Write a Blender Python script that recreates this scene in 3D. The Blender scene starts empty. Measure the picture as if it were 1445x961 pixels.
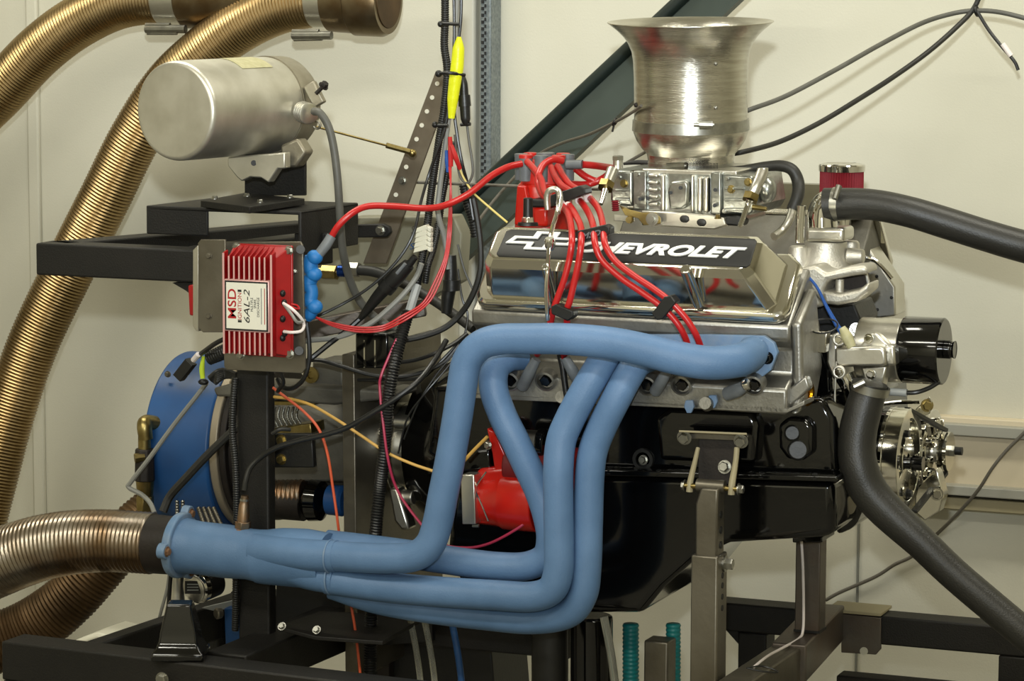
import bpy, math, random
from mathutils import Vector, Matrix
random.seed(7)
PI = math.pi
SC = bpy.context.scene
COL = SC.collection
V = Vector
# ------------------------------------------------------------------ camera
F_PX, YAW, PITCH, ROLL, DIST = 4300.0, math.radians(22), math.radians(7.2), math.radians(0.2), 4.49
AIM = V((0, 0, 1.1))
RIGHT0 = V((math.cos(YAW), math.sin(YAW), 0))
FWD = V((-math.sin(YAW), math.cos(YAW), 0))
VIEW = FWD*math.cos(PITCH) - V((0, 0, 1))*math.sin(PITCH)
UP0 = RIGHT0.cross(VIEW)
CR = RIGHT0*math.cos(ROLL) + UP0*math.sin(ROLL)
CU = UP0*math.cos(ROLL) - RIGHT0*math.sin(ROLL)
CAM = AIM - VIEW*DIST
cam_data = bpy.data.cameras.new('camera')
cam_data.sensor_width = 36; cam_data.lens = F_PX/1445*36
cam_data.clip_start = .05; cam_data.clip_end = 60
cam = bpy.data.objects.new('camera', cam_data); COL.objects.link(cam)
m = Matrix((CR, CU, -VIEW)).transposed().to_4x4(); m.translation = CAM
cam.matrix_world = m
SC.camera = cam
# ------------------------------------------------------------------ world, lights, exposure
w = bpy.data.worlds.new('world'); SC.world = w; w.use_nodes = True
w.node_tree.nodes['Background'].inputs[0].default_value = (1.0, .90, .72, 1)
w.node_tree.nodes['Background'].inputs[1].default_value = .28
def area(name, loc, target, sx, sy, power, col):
    l = bpy.data.lights.new(name, 'AREA'); l.shape = 'RECTANGLE'; l.size = sx; l.size_y = sy
    l.energy = power; l.color = col
    o = bpy.data.objects.new(name, l); COL.objects.link(o); o.location = loc
    o.rotation_euler = (V(target)-V(loc)).to_track_quat('-Z', 'Y').to_euler()
    return o
fl_ = bpy.data.lights.new('flash_light', 'SPOT'); fl_.energy = 520; fl_.color = (.90, .97, 1.0); fl_.spot_size = math.radians(36); fl_.spot_blend = 1; fl_.shadow_soft_size = .035
fo_ = bpy.data.objects.new('flash_light', fl_); COL.objects.link(fo_); fo_.location = CAM + CU*.25 - CR*.03
fo_.rotation_euler = (AIM + V((-.10, .6, .76)) - fo_.location).to_track_quat('-Z', 'Y').to_euler()
for i, (lx, ly, pw) in enumerate(((-1.0, .15, 26), (1.2, .15, 26), (-.9, -2.4, 42), (1.3, -2.4, 42), (-.4, -4.3, 50))):
    area('ceiling_tube_light', (lx, ly, 2.93), (lx, ly + .02, 0), 1.5, .25, pw, (.98, .95, .82))
vs = SC.view_settings
vs.view_transform = 'Standard'; vs.look = 'None'; vs.gamma = 1; vs.use_curve_mapping = False
vs.exposure = 0.0
# ------------------------------------------------------------------ helpers
def p(x, y, Y):
    "the point of the plane Y that the photograph's point x, y shows"
    d = VIEW*F_PX + CR*(x-722.5) + CU*(480.5-y)
    return CAM + d*((Y-CAM.y)/d.y)
def R(px, q):
    "length in metres of px pixels at the point q"
    return px*(q-CAM).dot(VIEW)/F_PX
def W(q): return p(*q) if not isinstance(q, Vector) else q
def lin(c):
    c /= 255
    return c/12.92 if c <= .04045 else ((c+.055)/1.055)**2.4
def rgb(h): return tuple(lin(int(h[i:i+2], 16)) for i in (0, 2, 4)) + (1,)
MATS = {}
def mat(name, col, rough=.5, metal=0, col2=None, nscale=20, bump=0, bscale=200, coat=0, spec=.5, mixpow=(.35, .65), emit=0, trans=0, aniso=0, stretch=None):
    m = bpy.data.materials.new(name); m.use_nodes = True; nt = m.node_tree; b = nt.nodes['Principled BSDF']
    b.inputs['Base Color'].default_value = rgb(col)
    b.inputs['Roughness'].default_value = rough; b.inputs['Metallic'].default_value = metal
    b.inputs['Specular IOR Level'].default_value = spec
    b.inputs['Coat Weight'].default_value = coat; b.inputs['Coat Roughness'].default_value = .05
    b.inputs['Transmission Weight'].default_value = trans
    tc = nt.nodes.new('ShaderNodeTexCoord'); src = tc.outputs['Object']
    if stretch:
        mp = nt.nodes.new('ShaderNodeMapping'); mp.inputs['Scale'].default_value = stretch
        nt.links.new(src, mp.inputs[0]); src = mp.outputs[0]
    if col2:
        n = nt.nodes.new('ShaderNodeTexNoise'); n.inputs['Scale'].default_value = nscale; n.inputs['Detail'].default_value = 5
        nt.links.new(src, n.inputs['Vector'])
        r = nt.nodes.new('ShaderNodeValToRGB')
        r.color_ramp.elements[0].position = mixpow[0]; r.color_ramp.elements[1].position = mixpow[1]
        r.color_ramp.elements[0].color = rgb(col); r.color_ramp.elements[1].color = rgb(col2)
        nt.links.new(n.outputs['Fac'], r.inputs[0]); nt.links.new(r.outputs[0], b.inputs['Base Color'])
    if bump:
        n2 = nt.nodes.new('ShaderNodeTexNoise'); n2.inputs['Scale'].default_value = bscale; n2.inputs['Detail'].default_value = 3
        nt.links.new(src, n2.inputs['Vector'])
        bp = nt.nodes.new('ShaderNodeBump'); bp.inputs['Strength'].default_value = bump; bp.inputs['Distance'].default_value = .001
        nt.links.new(n2.outputs['Fac'], bp.inputs['Height']); nt.links.new(bp.outputs[0], b.inputs['Normal'])
    if emit:
        b.inputs['Emission Color'].default_value = rgb(col); b.inputs['Emission Strength'].default_value = emit
    MATS[name] = m
    return m
mat('wall', 'd3d0c0', .75, col2='cac7b6', nscale=2.2, bump=.25, bscale=260, spec=.25)
mat('wall_low', 'c9c6b6', .7, col2='bfbcad', nscale=2, bump=.2, bscale=240, spec=.25)
mat('seam', '77776e', .8); mat('floor', '7a776d', .6, col2='67645b', nscale=4, bump=.2)
mat('ceiling', 'dcd9cc', .9)
mat('brass_hose', 'a8916a', .34, 1, col2='7f6c4a', nscale=7, mixpow=(.3, .7))
mat('burnt_hose', 'aca396', .30, 1, col2='7d664d', nscale=11, mixpow=(.35, .62))
mat('brown_hose', '6a5338', .5, .8, col2='43331f', nscale=9)
mat('pipe_steel', 'a3977d', .38, 1, col2='6c5940', nscale=8)
mat('spun_alu', 'd0cdc2', .24, 1, col2='b6b2a7', nscale=14, bump=.35, bscale=90, stretch=(1, 1, 12))
mat('motor_alu', 'dad7cc', .42, .9, col2='c2beb0', nscale=16, bump=.2, bscale=70)
mat('dull_alu', 'aea898', .5, .9, col2='8f8877', nscale=18, bump=.4, bscale=120)
mat('polished', 'e2dfd4', .12, 1, col2='d8d5c9', nscale=6)
mat('satin_alu', 'dcdad2', .32, 1, col2='cbc8be', nscale=12, bump=.15, bscale=160)
mat('cast_alu', 'd6d2c8', .5, .85, col2='c6c2b6', nscale=20, bump=.55, bscale=350)
mat('head_alu', 'a3a19b', .40, .9, col2='88867e', nscale=20, bump=.35, bscale=220)
mat('carb_alu', 'b0b2ad', .28, .95, col2='93958f', nscale=60, bump=.35, bscale=180)
mat('chrome', 'd8d6cf', .06, 1); mat('zinc', 'a9a8a0', .34, 1, col2='92918a', nscale=60)
mat('brass', 'a39260', .34, 1, col2='857548', nscale=60); mat('gold', 'c08a1c', .22, 1)
mat('blue_tube', '5f7fa6', .5, 0, col2='547398', nscale=14, bump=.35, bscale=420, spec=.45)
mat('blue_flange', '6484a9', .5, 0, col2='7a8ea6', nscale=40, bump=.3)
mat('dyno_blue', '1f4f86', .42, 0, col2='1a4476', nscale=12, spec=.5)
mat('gloss_black', '060606', .10, 0, coat=.35, spec=.45, bump=.12, bscale=60)
mat('soft_black', '0e0e0d', .45, bump=.3, bscale=200); mat('rubber', '201f1c', .5, col2='292824', nscale=14, bump=.25, bscale=300)
mat('hose_rubber', '272622', .42, col2='1f1e1b', nscale=10, bump=.4, bscale=420)
mat('frame_black', '151412', .55, 0, col2='1c1a17', nscale=10, bump=.5, bscale=380, spec=.35)
mat('dark_iron', '1f1b18', .55, .3, col2='2c2520', nscale=16, bump=.4)
mat('cast_grey', '6b685e', .55, .4, col2='4e4b43', nscale=12, bump=.5, bscale=150)
mat('post_grey', '7b766a', .40, .8, col2='655f52', nscale=10, bump=.25, bscale=150)
mat('rust_grey', '64605a', .45, .7, col2='5a4b40', nscale=7, bump=.25)
mat('khaki_panel', '85826f', .5, 0, col2='757260', nscale=6); mat('green_steel', '47504a', .5, .3, col2='3b443e', nscale=5)
mat('green_dark', '232d2a', .4, .2, col2='1d2623', nscale=5); mat('strip_steel', '7a7060', .5, .6, col2='695f50', nscale=25)
mat('red_wire', 'b51a1a', .32, spec=.6); mat('red_paint', 'c01a0c', .26, col2='ad140a', nscale=20, spec=.6, bump=.15, bscale=180)
mat('red_thin', 'b52020', .4); mat('red_box', '9c1013', .36, col2='8b0d10', nscale=30, spec=.5)
mat('red_dark', '6a0f12', .5); mat('fin_edge', 'd9a9a4', .35, .3); mat('polished_shaded', '8f8b7c', .25, 1, col2='7d796a', nscale=10); mat('cap_red', 'c9261f', .4)  # polished metal of the far valve cover, its shade put into the colour
mat('filter_red', '7c0f1e', .7, bump=.6, bscale=600); mat('boot_grey', '6f7376', .5, col2='63676a', nscale=40)
mat('wire_grey', '85857f', .5); mat('cable_grey', '5c5b55', .5, col2='51504a', nscale=30); mat('cable_brown', '5b564c', .5)
mat('black_plastic', '171716', .38, bump=.15); mat('wire_black', '1b1b1a', .35)
mat('white_plastic', 'd4d1be', .5); mat('marker_white', 'e6dcd8', .5); mat('label_cream', 'd9d6c6', .45)
mat('label_yellow', 'a9a47c', .5, col2='b8b38e', nscale=90); mat('ink_black', '151515', .6); mat('ink_red', 'a3191b', .5)
mat('yellow_tape', 'dfe31c', .35, bump=.9, bscale=90); mat('yellow_wire', 'd6c271', .45); mat('amber_wire', 'cfa350', .45)
mat('orange_wire', 'c9532e', .45); mat('magenta_wire', 'a52a4a', .4); mat('blue_wire', '1d4f9a', .35); mat('blue_boot', '1a6cb0', .5, bump=.3)
mat('badge_white', 'eeeee9', .4); mat('badge_black', '11110f', .5); mat('nylon', '9a9d9c', .4)
mat('lime_tape', 'b9cf2e', .4); mat('rust', '6a4a34', .8, col2='8a6a4c', nscale=80, bump=.6); mat('cream_panel', 'd3c6ab', .6)
mat('grey_lip', 'a09e92', .5); mat('khaki_lip', '9a9072', .6); mat('cabinet_grey', 'b4b6b8', .6); mat('teal_hose', '1d7f80', .4)
mat('clear_hose', 'b9b9ad', .15, trans=.7); mat('bluefit', '1e3f86', .25, .8); mat('strut_blue', '8f979a', .4, .5, col2='6f787d', nscale=160)
mat('conduit_paint', 'c3c1b4', .5); mat('tan_ring', '9b907c', .45, .5); mat('heat_steel', '9c7a5c', .4, 1, col2='7c7466', nscale=70)

class G:
    "collects shapes into one mesh"
    def __init__(s): s.v = []; s.f = []
    def add(s, v, f):
        b = len(s.v); s.v += [tuple(q) for q in v]; s.f += [tuple(i+b for i in t) for t in f]; return s
    def box(s, a, b):
        (x0, y0, z0), (x1, y1, z1) = a, b
        x0, x1 = sorted((x0, x1)); y0, y1 = sorted((y0, y1)); z0, z1 = sorted((z0, z1))
        return s.add([(x, y, z) for x in (x0, x1) for y in (y0, y1) for z in (z0, z1)],
                     [(0, 1, 3, 2), (4, 6, 7, 5), (0, 4, 5, 1), (2, 3, 7, 6), (0, 2, 6, 4), (1, 5, 7, 3)])
    def beam(s, a, b, wd, ht, up=V((0, 0, 1))):
        a, b = W(a), W(b); d = (b-a).normalized(); sd = d.cross(up).normalized(); u = sd.cross(d)
        c = [sd*(i*wd/2) + u*(j*ht/2) for i, j in ((-1, -1), (1, -1), (1, 1), (-1, 1))]
        return s.add([a+q for q in c] + [b+q for q in c],
                     [(3, 2, 1, 0), (4, 5, 6, 7), (0, 1, 5, 4), (1, 2, 6, 5), (2, 3, 7, 6), (3, 0, 4, 7)])
    def prism(s, pts, vec):
        pts = [W(q) for q in pts]; n = len(pts); vec = V(vec)
        nn = V((0, 0, 0))
        for i in range(n): nn += pts[i].cross(pts[(i+1) % n])
        if nn.dot(vec) > 0: pts = pts[::-1]
        return s.add(pts + [q+vec for q in pts], [tuple(range(n)), tuple(range(2*n-1, n-1, -1))] +
                     [(i, i+n, (i+1) % n + n, (i+1) % n) for i in range(n)])
    def plate(s, pts, Y, th):
        "outline in the plane Y, th metres thick going away from the camera side"
        return s.prism([p(x, y, Y) for x, y in pts], (0, th, 0))
    def loft(s, rings, cap0=True, cap1=True, closed=False):
        n = len(rings[0]); vv = [q for r in rings for q in r]; f = []
        m = len(rings)
        for i in range(m if closed else m-1):
            j = (i+1) % m
            for k in range(n):
                f.append((i*n+k, i*n+(k+1) % n, j*n+(k+1) % n, j*n+k))
        if not closed:
            if cap0: f.append(tuple(range(n-1, -1, -1)))
            if cap1: f.append(tuple((m-1)*n+k for k in range(n)))
        return s.add(vv, f)
    def lathe(s, o, axis, prof, seg=32, cap0=True, cap1=True):
        "prof: (distance along axis, radius) in metres"
        a = V(axis).normalized(); u = a.orthogonal().normalized(); t = a.cross(u)
        rings = [[V(o) + a*h + (u*math.cos(2*PI*k/seg) + t*math.sin(2*PI*k/seg))*max(r, 1e-5) for k in range(seg)] for h, r in prof]
        return s.loft(rings, cap0, cap1)
    def cyl(s, a, b, r, r2=None, seg=20):
        a, b = W(a), W(b); return s.lathe(a, b-a, [(0, r), ((b-a).length, r if r2 is None else r2)], seg)
    def hexb(s, q, d, r, h):
        q = W(q); d = V(d).normalized()
        s.lathe(q, d, [(0, r*1.35), (h*.2, r*1.35)], 16); return s.lathe(q, d, [(h*.2, r), (h*.85, r), (h, r*.85)], 6)
    def tor(s, o, axis, R_, r, seg=32, k=8, flat=1):
        a = V(axis).normalized(); u = a.orthogonal().normalized(); t = a.cross(u); rings = []
        for i in range(seg):
            c = u*math.cos(2*PI*i/seg) + t*math.sin(2*PI*i/seg)
            rings.append([V(o) + c*(R_ + r*math.cos(2*PI*j/k)) + a*(r*flat*math.sin(2*PI*j/k)) for j in range(k)])
        return s.loft(rings, closed=True)
    def ball(s, o, r, sx=1, sy=1, sz=1, seg=16):
        o = W(o); rings = []
        for i in range(1, seg//2):
            a = PI*i/(seg//2)
            rings.append([o + V((math.sin(a)*math.cos(2*PI*k/seg)*r*sx, math.sin(a)*math.sin(2*PI*k/seg)*r*sy, -math.cos(a)*r*sz)) for k in range(seg)])
        return s.loft(rings)
    def path(s, pts, d, n=6):
        q = [W(t) for t in pts]
        if not isinstance(d, (list, tuple)): d = [d]*len(q)
        rr = [R(d[i], q[i])/2 for i in range(len(q))]
        if len(q) == 2: return q, rr
        Q = [q[0]*2-q[1]] + q + [q[-1]*2-q[-2]]; out = []; ro = []
        for i in range(1, len(Q)-2):
            for k in range(n):
                t = k/n
                out.append(.5*((2*Q[i]) + (Q[i+1]-Q[i-1])*t + (2*Q[i-1]-5*Q[i]+4*Q[i+1]-Q[i+2])*t*t + (3*Q[i]-Q[i-1]-3*Q[i+1]+Q[i+2])*t**3))
                ro.append(rr[i-1] + (rr[i]-rr[i-1])*t)
        return out + [q[-1]], ro + [rr[-1]]
    def sweep(s, c, r, seg=10):
        t0 = (c[1]-c[0]).normalized(); u = t0.orthogonal().normalized(); rings = []
        for i, q in enumerate(c):
            t = (c[min(i+1, len(c)-1)] - c[max(i-1, 0)]).normalized()
            u = (u - t*u.dot(t)).normalized(); b = t.cross(u)
            rings.append([q + (u*math.cos(2*PI*k/seg) + b*math.sin(2*PI*k/seg))*r[i] for k in range(seg)])
        return s.loft(rings)
    def tube(s, pts, d, seg=10, n=6):
        c, r = s.path(pts, d, n); return s.sweep(c, r, seg)
    def ribs(s, pts, d, pitch=4.5, depth=.06, seg=24, sharp=4):
        "corrugated hose; pitch in pixels"
        c, r = s.path(pts, d, 14)
        L = [0]
        for i in range(1, len(c)): L.append(L[-1] + (c[i]-c[i-1]).length)
        st = R(pitch, c[0])/sharp; out = []; ro = []; k = 0; j = 0
        while k*st < L[-1]:
            while L[j+1] < k*st: j += 1
            t = (k*st-L[j])/(L[j+1]-L[j]); rad = r[j] + (r[j+1]-r[j])*t
            out.append(c[j].lerp(c[j+1], t)); ro.append(rad*(1 - depth*(.5 + .5*math.cos(2*PI*k/sharp)))); k += 1
        return s.sweep(out, ro, seg)
    def text(s, body, mtx, size=1, shear=0, extr=0, bold=0, width=None, align='LEFT'):
        "lettering; mtx maps its x, y, z; width squeezes or stretches it to that many metres"
        c = bpy.data.curves.new('t', 'FONT'); c.body = body; c.size = size; c.shear = shear; c.extrude = extr; c.offset = bold; c.resolution_u = 4
        o = bpy.data.objects.new('t', c); me = bpy.data.meshes.new_from_object(o)
        vv = [q.co.copy() for q in me.vertices]; ff = [tuple(t.vertices) for t in me.polygons]
        bpy.data.objects.remove(o); bpy.data.meshes.remove(me)
        x0 = min(q.x for q in vv); x1 = max(q.x for q in vv); k = width/(x1-x0) if width else 1
        return s.add([mtx @ V(((q.x-x0)*k, q.y, q.z)) for q in vv], ff)
    def make(s, name, material, parent=None, bevel=0, ang=35, segs=2, label=None):
        me = bpy.data.meshes.new(name)
        off = WLOC[parent.name] if parent is not None else V((0, 0, 0))
        me.from_pydata([V(q)-off for q in s.v], [], s.f); me.validate(); me.update()
        me.materials.append(MATS[material])
        me.polygons.foreach_set('use_smooth', [True]*len(me.polygons)); me.set_sharp_from_angle(angle=math.radians(ang))
        o = bpy.data.objects.new(name, me); COL.objects.link(o)
        if parent is not None: o.parent = parent
        if bevel:
            b = o.modifiers.new('bevel', 'BEVEL'); b.width = bevel; b.segments = segs; b.limit_method = 'ANGLE'; b.angle_limit = math.radians(40); b.harden_normals = False
        if label: o['label'] = label
        WLOC[o.name] = off
        return o
WLOC = {}
def thing(name, label, cat, loc, group=None):
    o = bpy.data.objects.new(name, None); COL.objects.link(o); o.location = W(loc); o.empty_display_size = .03
    o['label'] = label; o['category'] = cat
    if group: o['group'] = group
    WLOC[o.name] = W(loc).copy(); return o
def one(name, label, cat, g, material, group=None, bevel=0, ang=35):
    "a thing that is one mesh: origin moved to its own middle"
    n = len(g.v); c = V((sum(q[0] for q in g.v)/n, sum(q[1] for q in g.v)/n, min(q[2] for q in g.v)))
    g.v = [tuple(V(q)-c) for q in g.v]; o = g.make(name, material, None, bevel, ang); o.location = c
    o['label'] = label; o['category'] = cat
    if group: o['group'] = group
    WLOC[o.name] = c; return o
def struct(name, g, material, bevel=0):
    o = g.make(name, material, None, bevel); o['kind'] = 'structure'; return o
def bolts(parent, spots, d, r, h, material='zinc', name='bolt', share={}):
    "hex bolts with one shared mesh; spots are points, d the way the head looks"
    key = (round(r, 5), round(h, 5), material, name)
    if key not in share:
        g = G().hexb(V((0, 0, 0)), (0, 0, 1), r, h)
        me = bpy.data.meshes.new(name); me.from_pydata(g.v, [], g.f); me.materials.append(MATS[material])
        me.polygons.foreach_set('use_smooth', [True]*len(me.polygons)); me.set_sharp_from_angle(angle=.6); share[key] = me
    for q in spots:
        o = bpy.data.objects.new(name, share[key]); COL.objects.link(o); o.parent = parent
        o.location = W(q) - WLOC[parent.name]; o.rotation_euler = V(d).to_track_quat('Z', 'Y').to_euler()
def XC(px0, px1, py, Y):
    "two ends of an axis along X, starting at px0"
    a = p(px0, py, Y); return a, V((p(px1, py, Y).x, a.y, a.z))
CAMDIR = -VIEW
def clamp(parent, o, axis, r, wd, screw_dir, name='hose_clamp'):
    "worm drive clamp around an axis"
    a = V(axis).normalized(); sd = V(screw_dir).normalized(); t = a.cross(sd)
    g = G().lathe(V(o)-a*wd/2, a, [(0, r), (0, r*1.045), (wd, r*1.045), (wd, r)], 36, False, False)
    b = g.make(name, 'zinc', parent)
    return b
# ------------------------------------------------------------------ the setting
WY = 1.15
fl = G().box((-3.2, -5.2, -.05), (3.4, WY+.1, 0)); struct('floor', fl, 'floor')
ce = G().box((-3.2, -5.2, 3.0), (3.4, WY+.1, 3.05)); struct('ceiling', ce, 'ceiling')
zs = p(1211, 722, WY).z; xs = p(1211, 800, WY).x
struct('wall_back', G().box((-3.2, WY, 0), (3.4, WY+.1, 3.0)), 'wall')
struct('wall_left', G().box((-3.3, -5.2, 0), (-3.2, WY+.1, 3.0)), 'wall')
struct('wall_right', G().box((3.4, -5.2, 0), (3.5, WY+.1, 3.0)), 'wall')
struct('wall_front', G().box((-3.2, -5.3, 0), (3.4, -5.2, 3.0)), 'wall')
xa = p(44, 300, WY).x; xb = p(60, 300, WY).x
struct('trim_1', G().box((xa, WY-.012, 0), (xb, WY, 3.0)), 'wall', .004)
xa = p(648, 100, WY-.02).x; xb = p(673, 100, WY-.02).x
struct('trim_2', G().box((xa, WY-.03, 0), (xb, WY, 3.0)), 'conduit_paint', .006)
# seam between the lower wall panels
struct('trim_3', G().box((xs-.002, WY-.004, 0), (xs+.002, WY, zs)), 'seam')
# perforated strut on the wall
t = thing('strut_channel', 'grey perforated upright strut channel fixed to the white wall behind the wires', 'strut', (673, 300, WY-.03))
x0 = p(674, 100, WY-.06).x; x1 = p(690, 100, WY-.06).x
G().box((x0, WY-.05, .9), (x1, WY, 3.0)).make('channel', 'strut_blue', t, .003)
g = G(); z = 1.25
while z < 1.78:
    g.box((x0+.004, WY-.0525, z), (x0+.0085, WY-.050, z+.006)); g.box((x0+.010, WY-.0525, z+.005), (x0+.013, WY-.050, z+.011)); z += .0125
h = g.make('slot', 'ink_black', t); h['kind'] = 'stuff'
# raised rail on the wall, right
t = thing('wall_rail', 'cream and grey ledge rail running along the white wall behind the alternator', 'rail', (1390, 700, WY-.05))
def railbox(name, ya, yb, Y0, m, x0=1255, x1=1640):
    a = p(1385, ya, Y0); b = p(1385, yb, Y0)
    g = G().box((p(x0, 650, Y0).x, Y0, a.z), (p(x1, 650, Y0).x, WY, b.z)); return g.make(name, m, t, .002)
railbox('top_strip', 591, 601, WY-.03, 'cream_panel'); railbox('upper_lip', 601, 617, WY-.05, 'grey_lip')
railbox('panel', 617, 688, WY-.03, 'cream_panel'); railbox('lower_lip', 688, 702, WY-.055, 'grey_lip')
railbox('gap_strip', 702, 705, WY-.03, 'ink_black'); railbox('skirt', 705, 722, WY-.045, 'khaki_lip')
# green steel brace
t = thing('diagonal_brace', 'dark green steel channel leaning diagonally against the white wall behind the engine', 'brace', p(640, 380, .95))
a0, a1 = p(1010, -30, .9), p(640, 318, .98)
dirv = (a1-a0).normalized(); nrm = dirv.cross(V((0, 1, 0))).normalized()
if nrm.z < 0: nrm = -nrm
aL, bL = p(992, -30, .92), p(640, 299, .92)
aR, bR = p(1078, -30, .92), p(640, 385, .92)
G().prism([aL, bL, bR, aR], (0, .008, 0)).make('web', 'green_steel', t)
G().sweep([aL, bL], [.012, .012], 16).make('top_flange', 'green_dark', t)
G().beam(aR+V((0, -.012, 0)), bR+V((0, -.012, 0)), .03, .006, up=nrm).make('bottom_flange', 'green_steel', t)

# ------------------------------------------------------------------ exhaust extraction hoses
def hose(name, label, pts, d, mtl, pitch=4.6, depth=.05, group=None):
    return one(name, label, 'hose', G().ribs(pts, d, pitch, depth, 28), mtl, group, ang=70)
t = thing('flexible_exhaust_hose', 'upper left brass coloured ribbed exhaust hose curving out of the top left corner', 'hose', (0, 130, .95))
G().ribs([(-420, 900, .85), (-330, 640, .87), (-210, 400, .9), (-110, 255, .9), (-45, 175, .9), (2, 128, .9), (52, 75, .9), (105, 34, .9), (165, 5, .9), (225, -4, .9), (262, -5, .9)], 74, 4.6, .055, 28).make('hose', 'brass_hose', t, ang=70)
a, b = XC(228, 272, -6, .9); G().cyl(a, b, R(41, a), seg=40).make('hose_clamp', 'satin_alu', t, .002)
a, b = XC(203, 264, 38, .88)
G().tube([(206, 41, .86), (262, 41, .86)], 12).tube([(206, 36, .86), (240, 36, .86)], 8).tube([(208, 47, .86), (250, 47, .86)], 5).make('clamp_screw', 'zinc', t)
t = thing('exhaust_pipe', 'stained steel extraction pipe stub that the upper left ribbed hose fits', 'pipe', (300, 0, .9))
a, b = XC(262, 375, -6, .9); G().cyl(a, b, R(46, a), seg=40).make('pipe', 'pipe_steel', t, .004)
t = thing('flexible_exhaust_hose', 'long brass coloured ribbed exhaust hose sweeping down behind the aluminium motor', 'hose', (49, 480, .9))
G().ribs([(-90, 1350, .7), (-75, 1100, .72), (-52, 880, .75), (-32, 760, .76), (-10, 670, .78), (14, 580, .8), (48, 482, .82), (97, 380, .84), (147, 281, .85), (190, 195, .86), (236, 124, .87), (285, 76, .87), (337, 38, .87), (392, 12, .87), (450, 0, .87)], [74]*15, 4.7, .055, 28).make('hose', 'brass_hose', t, ang=70)
a, b = XC(443, 480, -1, .87); G().cyl(a, b, R(40, a), seg=40).make('hose_clamp', 'satin_alu', t, .002)
G().tube([(413, 50, .82), (468, 50, .82)], 12).tube([(413, 45, .82), (450, 45, .82)], 8).tube([(415, 56, .82), (455, 55, .82)], 5).make('clamp_screw', 'zinc', t)
t = thing('exhaust_pipe', 'wide stained steel extraction pipe end at the top left, right of the ribbed hoses', 'pipe', (520, 0, .87))
a, b = XC(468, 548, -2, .87); r = R(52, a); L = (b-a).length
G().lathe(a, b-a, [(0, r*.9), (L*.42, r*.94), (L*.45, r*1.0), (L*.9, r*1.02), (L, r*.94)], 48).make('pipe', 'pipe_steel', t)
G().lathe(b, b-a, [(-.002, r*.8), (.002, r*.78)], 40).make('inner_sleeve', 'brown_hose', t)

hose('flexible_exhaust_hose', 'brown stained ribbed hose in the lower left behind the silver ribbed hose', [(-420, 1010, .3), (-230, 975, .35), (-90, 935, .42), (-22, 913, .45), (40, 888, .48), (95, 848, .5), (140, 800, .52), (185, 750, .55), (232, 712, .6)], [88, 88, 88, 88, 84, 78, 76, 74, 74], 'brown_hose', 6, .06)

# ------------------------------------------------------------------ stand: black frames
def beamthing(name, label, cat='frame', loc=None): return thing(name, label, cat, loc)
t = thing('upper_frame', 'black box steel shelf frame sticking out left under the aluminium motor', 'frame', (300, 420, 0))
ya, yb = 343, 388
q = [p(50, 343, -.1), p(50, 388, -.1)]; h = q[0].z-q[1].z; zc = (q[0].z+q[1].z)/2
A = V((q[0].x, -.1+h/2, zc)); B = V((p(300, 370, -.1).x, -.1+h/2, zc))
G().beam(A, B, h, h).make('front_rail', 'frame_black', t, .003)
bl = p(430, 320, .42); 
G().beam(A+V((h/2, 0, .0)), V((p(430, 320, .42).x, .42, zc+.0)), h*.9, h).make('side_rail', 'frame_black', t, .003)
G().beam(B+V((-h, h/2, 0)), V((p(455, 320, .25).x, .25, zc)), h*.9, h).make('side_rail', 'frame_black', t, .003)
a = p(275, 400, -.08); G().plate([(243, 399), (275, 399), (275, 420), (262, 410)], -.08, .03).make('gusset', 'frame_black', t)
t = thing('platform_bracket', 'bent black steel platform plate carrying the aluminium motor', 'bracket', (350, 300, .12))
zt = p(205, 290, -.02).z
def at_z(x, y, z):
    d = VIEW*F_PX + CR*(x-722.5) + CU*(480.5-y); return CAM + d*((z-CAM.z)/d.z)
q = [at_z(206, 290, zt), at_z(425, 298, zt), at_z(506, 286, zt), at_z(300, 279, zt)]
G().prism(q, (0, 0, -.006)).make('top_plate', 'frame_black', t, .002)
zl = p(205, 330, q[0].y).z
G().prism([q[0], at_z(293, 293, zt), at_z(293, 293, zt)+V((0, 0, zl-zt)), q[0]+V((0, 0, zl-zt))], (0, .005, 0)).make('left_leg', 'frame_black', t, .002)
G().prism([q[1], q[2], q[2]+V((0, 0, (zl-zt)*1.5)), q[1]+V((0, 0, (zl-zt)*1.5))], (-.006, 0, 0)).make('right_leg', 'frame_black', t, .002)
G().plate([(415, 329), (461, 329), (462, 352), (415, 352)], .05, .02).make('stub', 'frame_black', t, .002)
t = thing('link_arm', 'short black steel tab arm bolted to the perforated strip', 'arm', (520, 330, .3))
G().plate([(455, 318), (540, 316), (549, 320), (551, 328), (545, 335), (455, 336)], .3, .01).make('arm', 'frame_black', t, .002)
bolts(t, [(537, 325, .30)], (0, -1, 0), R(5.5, p(537, 325, .3)), .008)
# main black post, left
t = thing('black_post', 'thick black box steel post standing behind the blue collector', 'post', (362, 900, -.02))
x0, x1 = p(335, 700, -.02).x, p(379, 700, -.02).x
G().box((x0, -.02, .0), (x1, .005, p(360, 515, -.02).z)).make('post', 'frame_black', t, .003)
G().plate([(330, 905), (392, 905), (392, 912), (330, 912)], -.03, .07).make('weld_collar', 'frame_black', t, .002)
G().plate([(384, 612), (440, 612), (443, 660), (384, 660)], .02, .012).make('cover_plate', 'soft_black', t, .002)
bolts(t, [(397, 621, .02), (397, 648, .02)], (0, -1, 0), R(6, p(397, 621, .02)), .006, 'brass')
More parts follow.
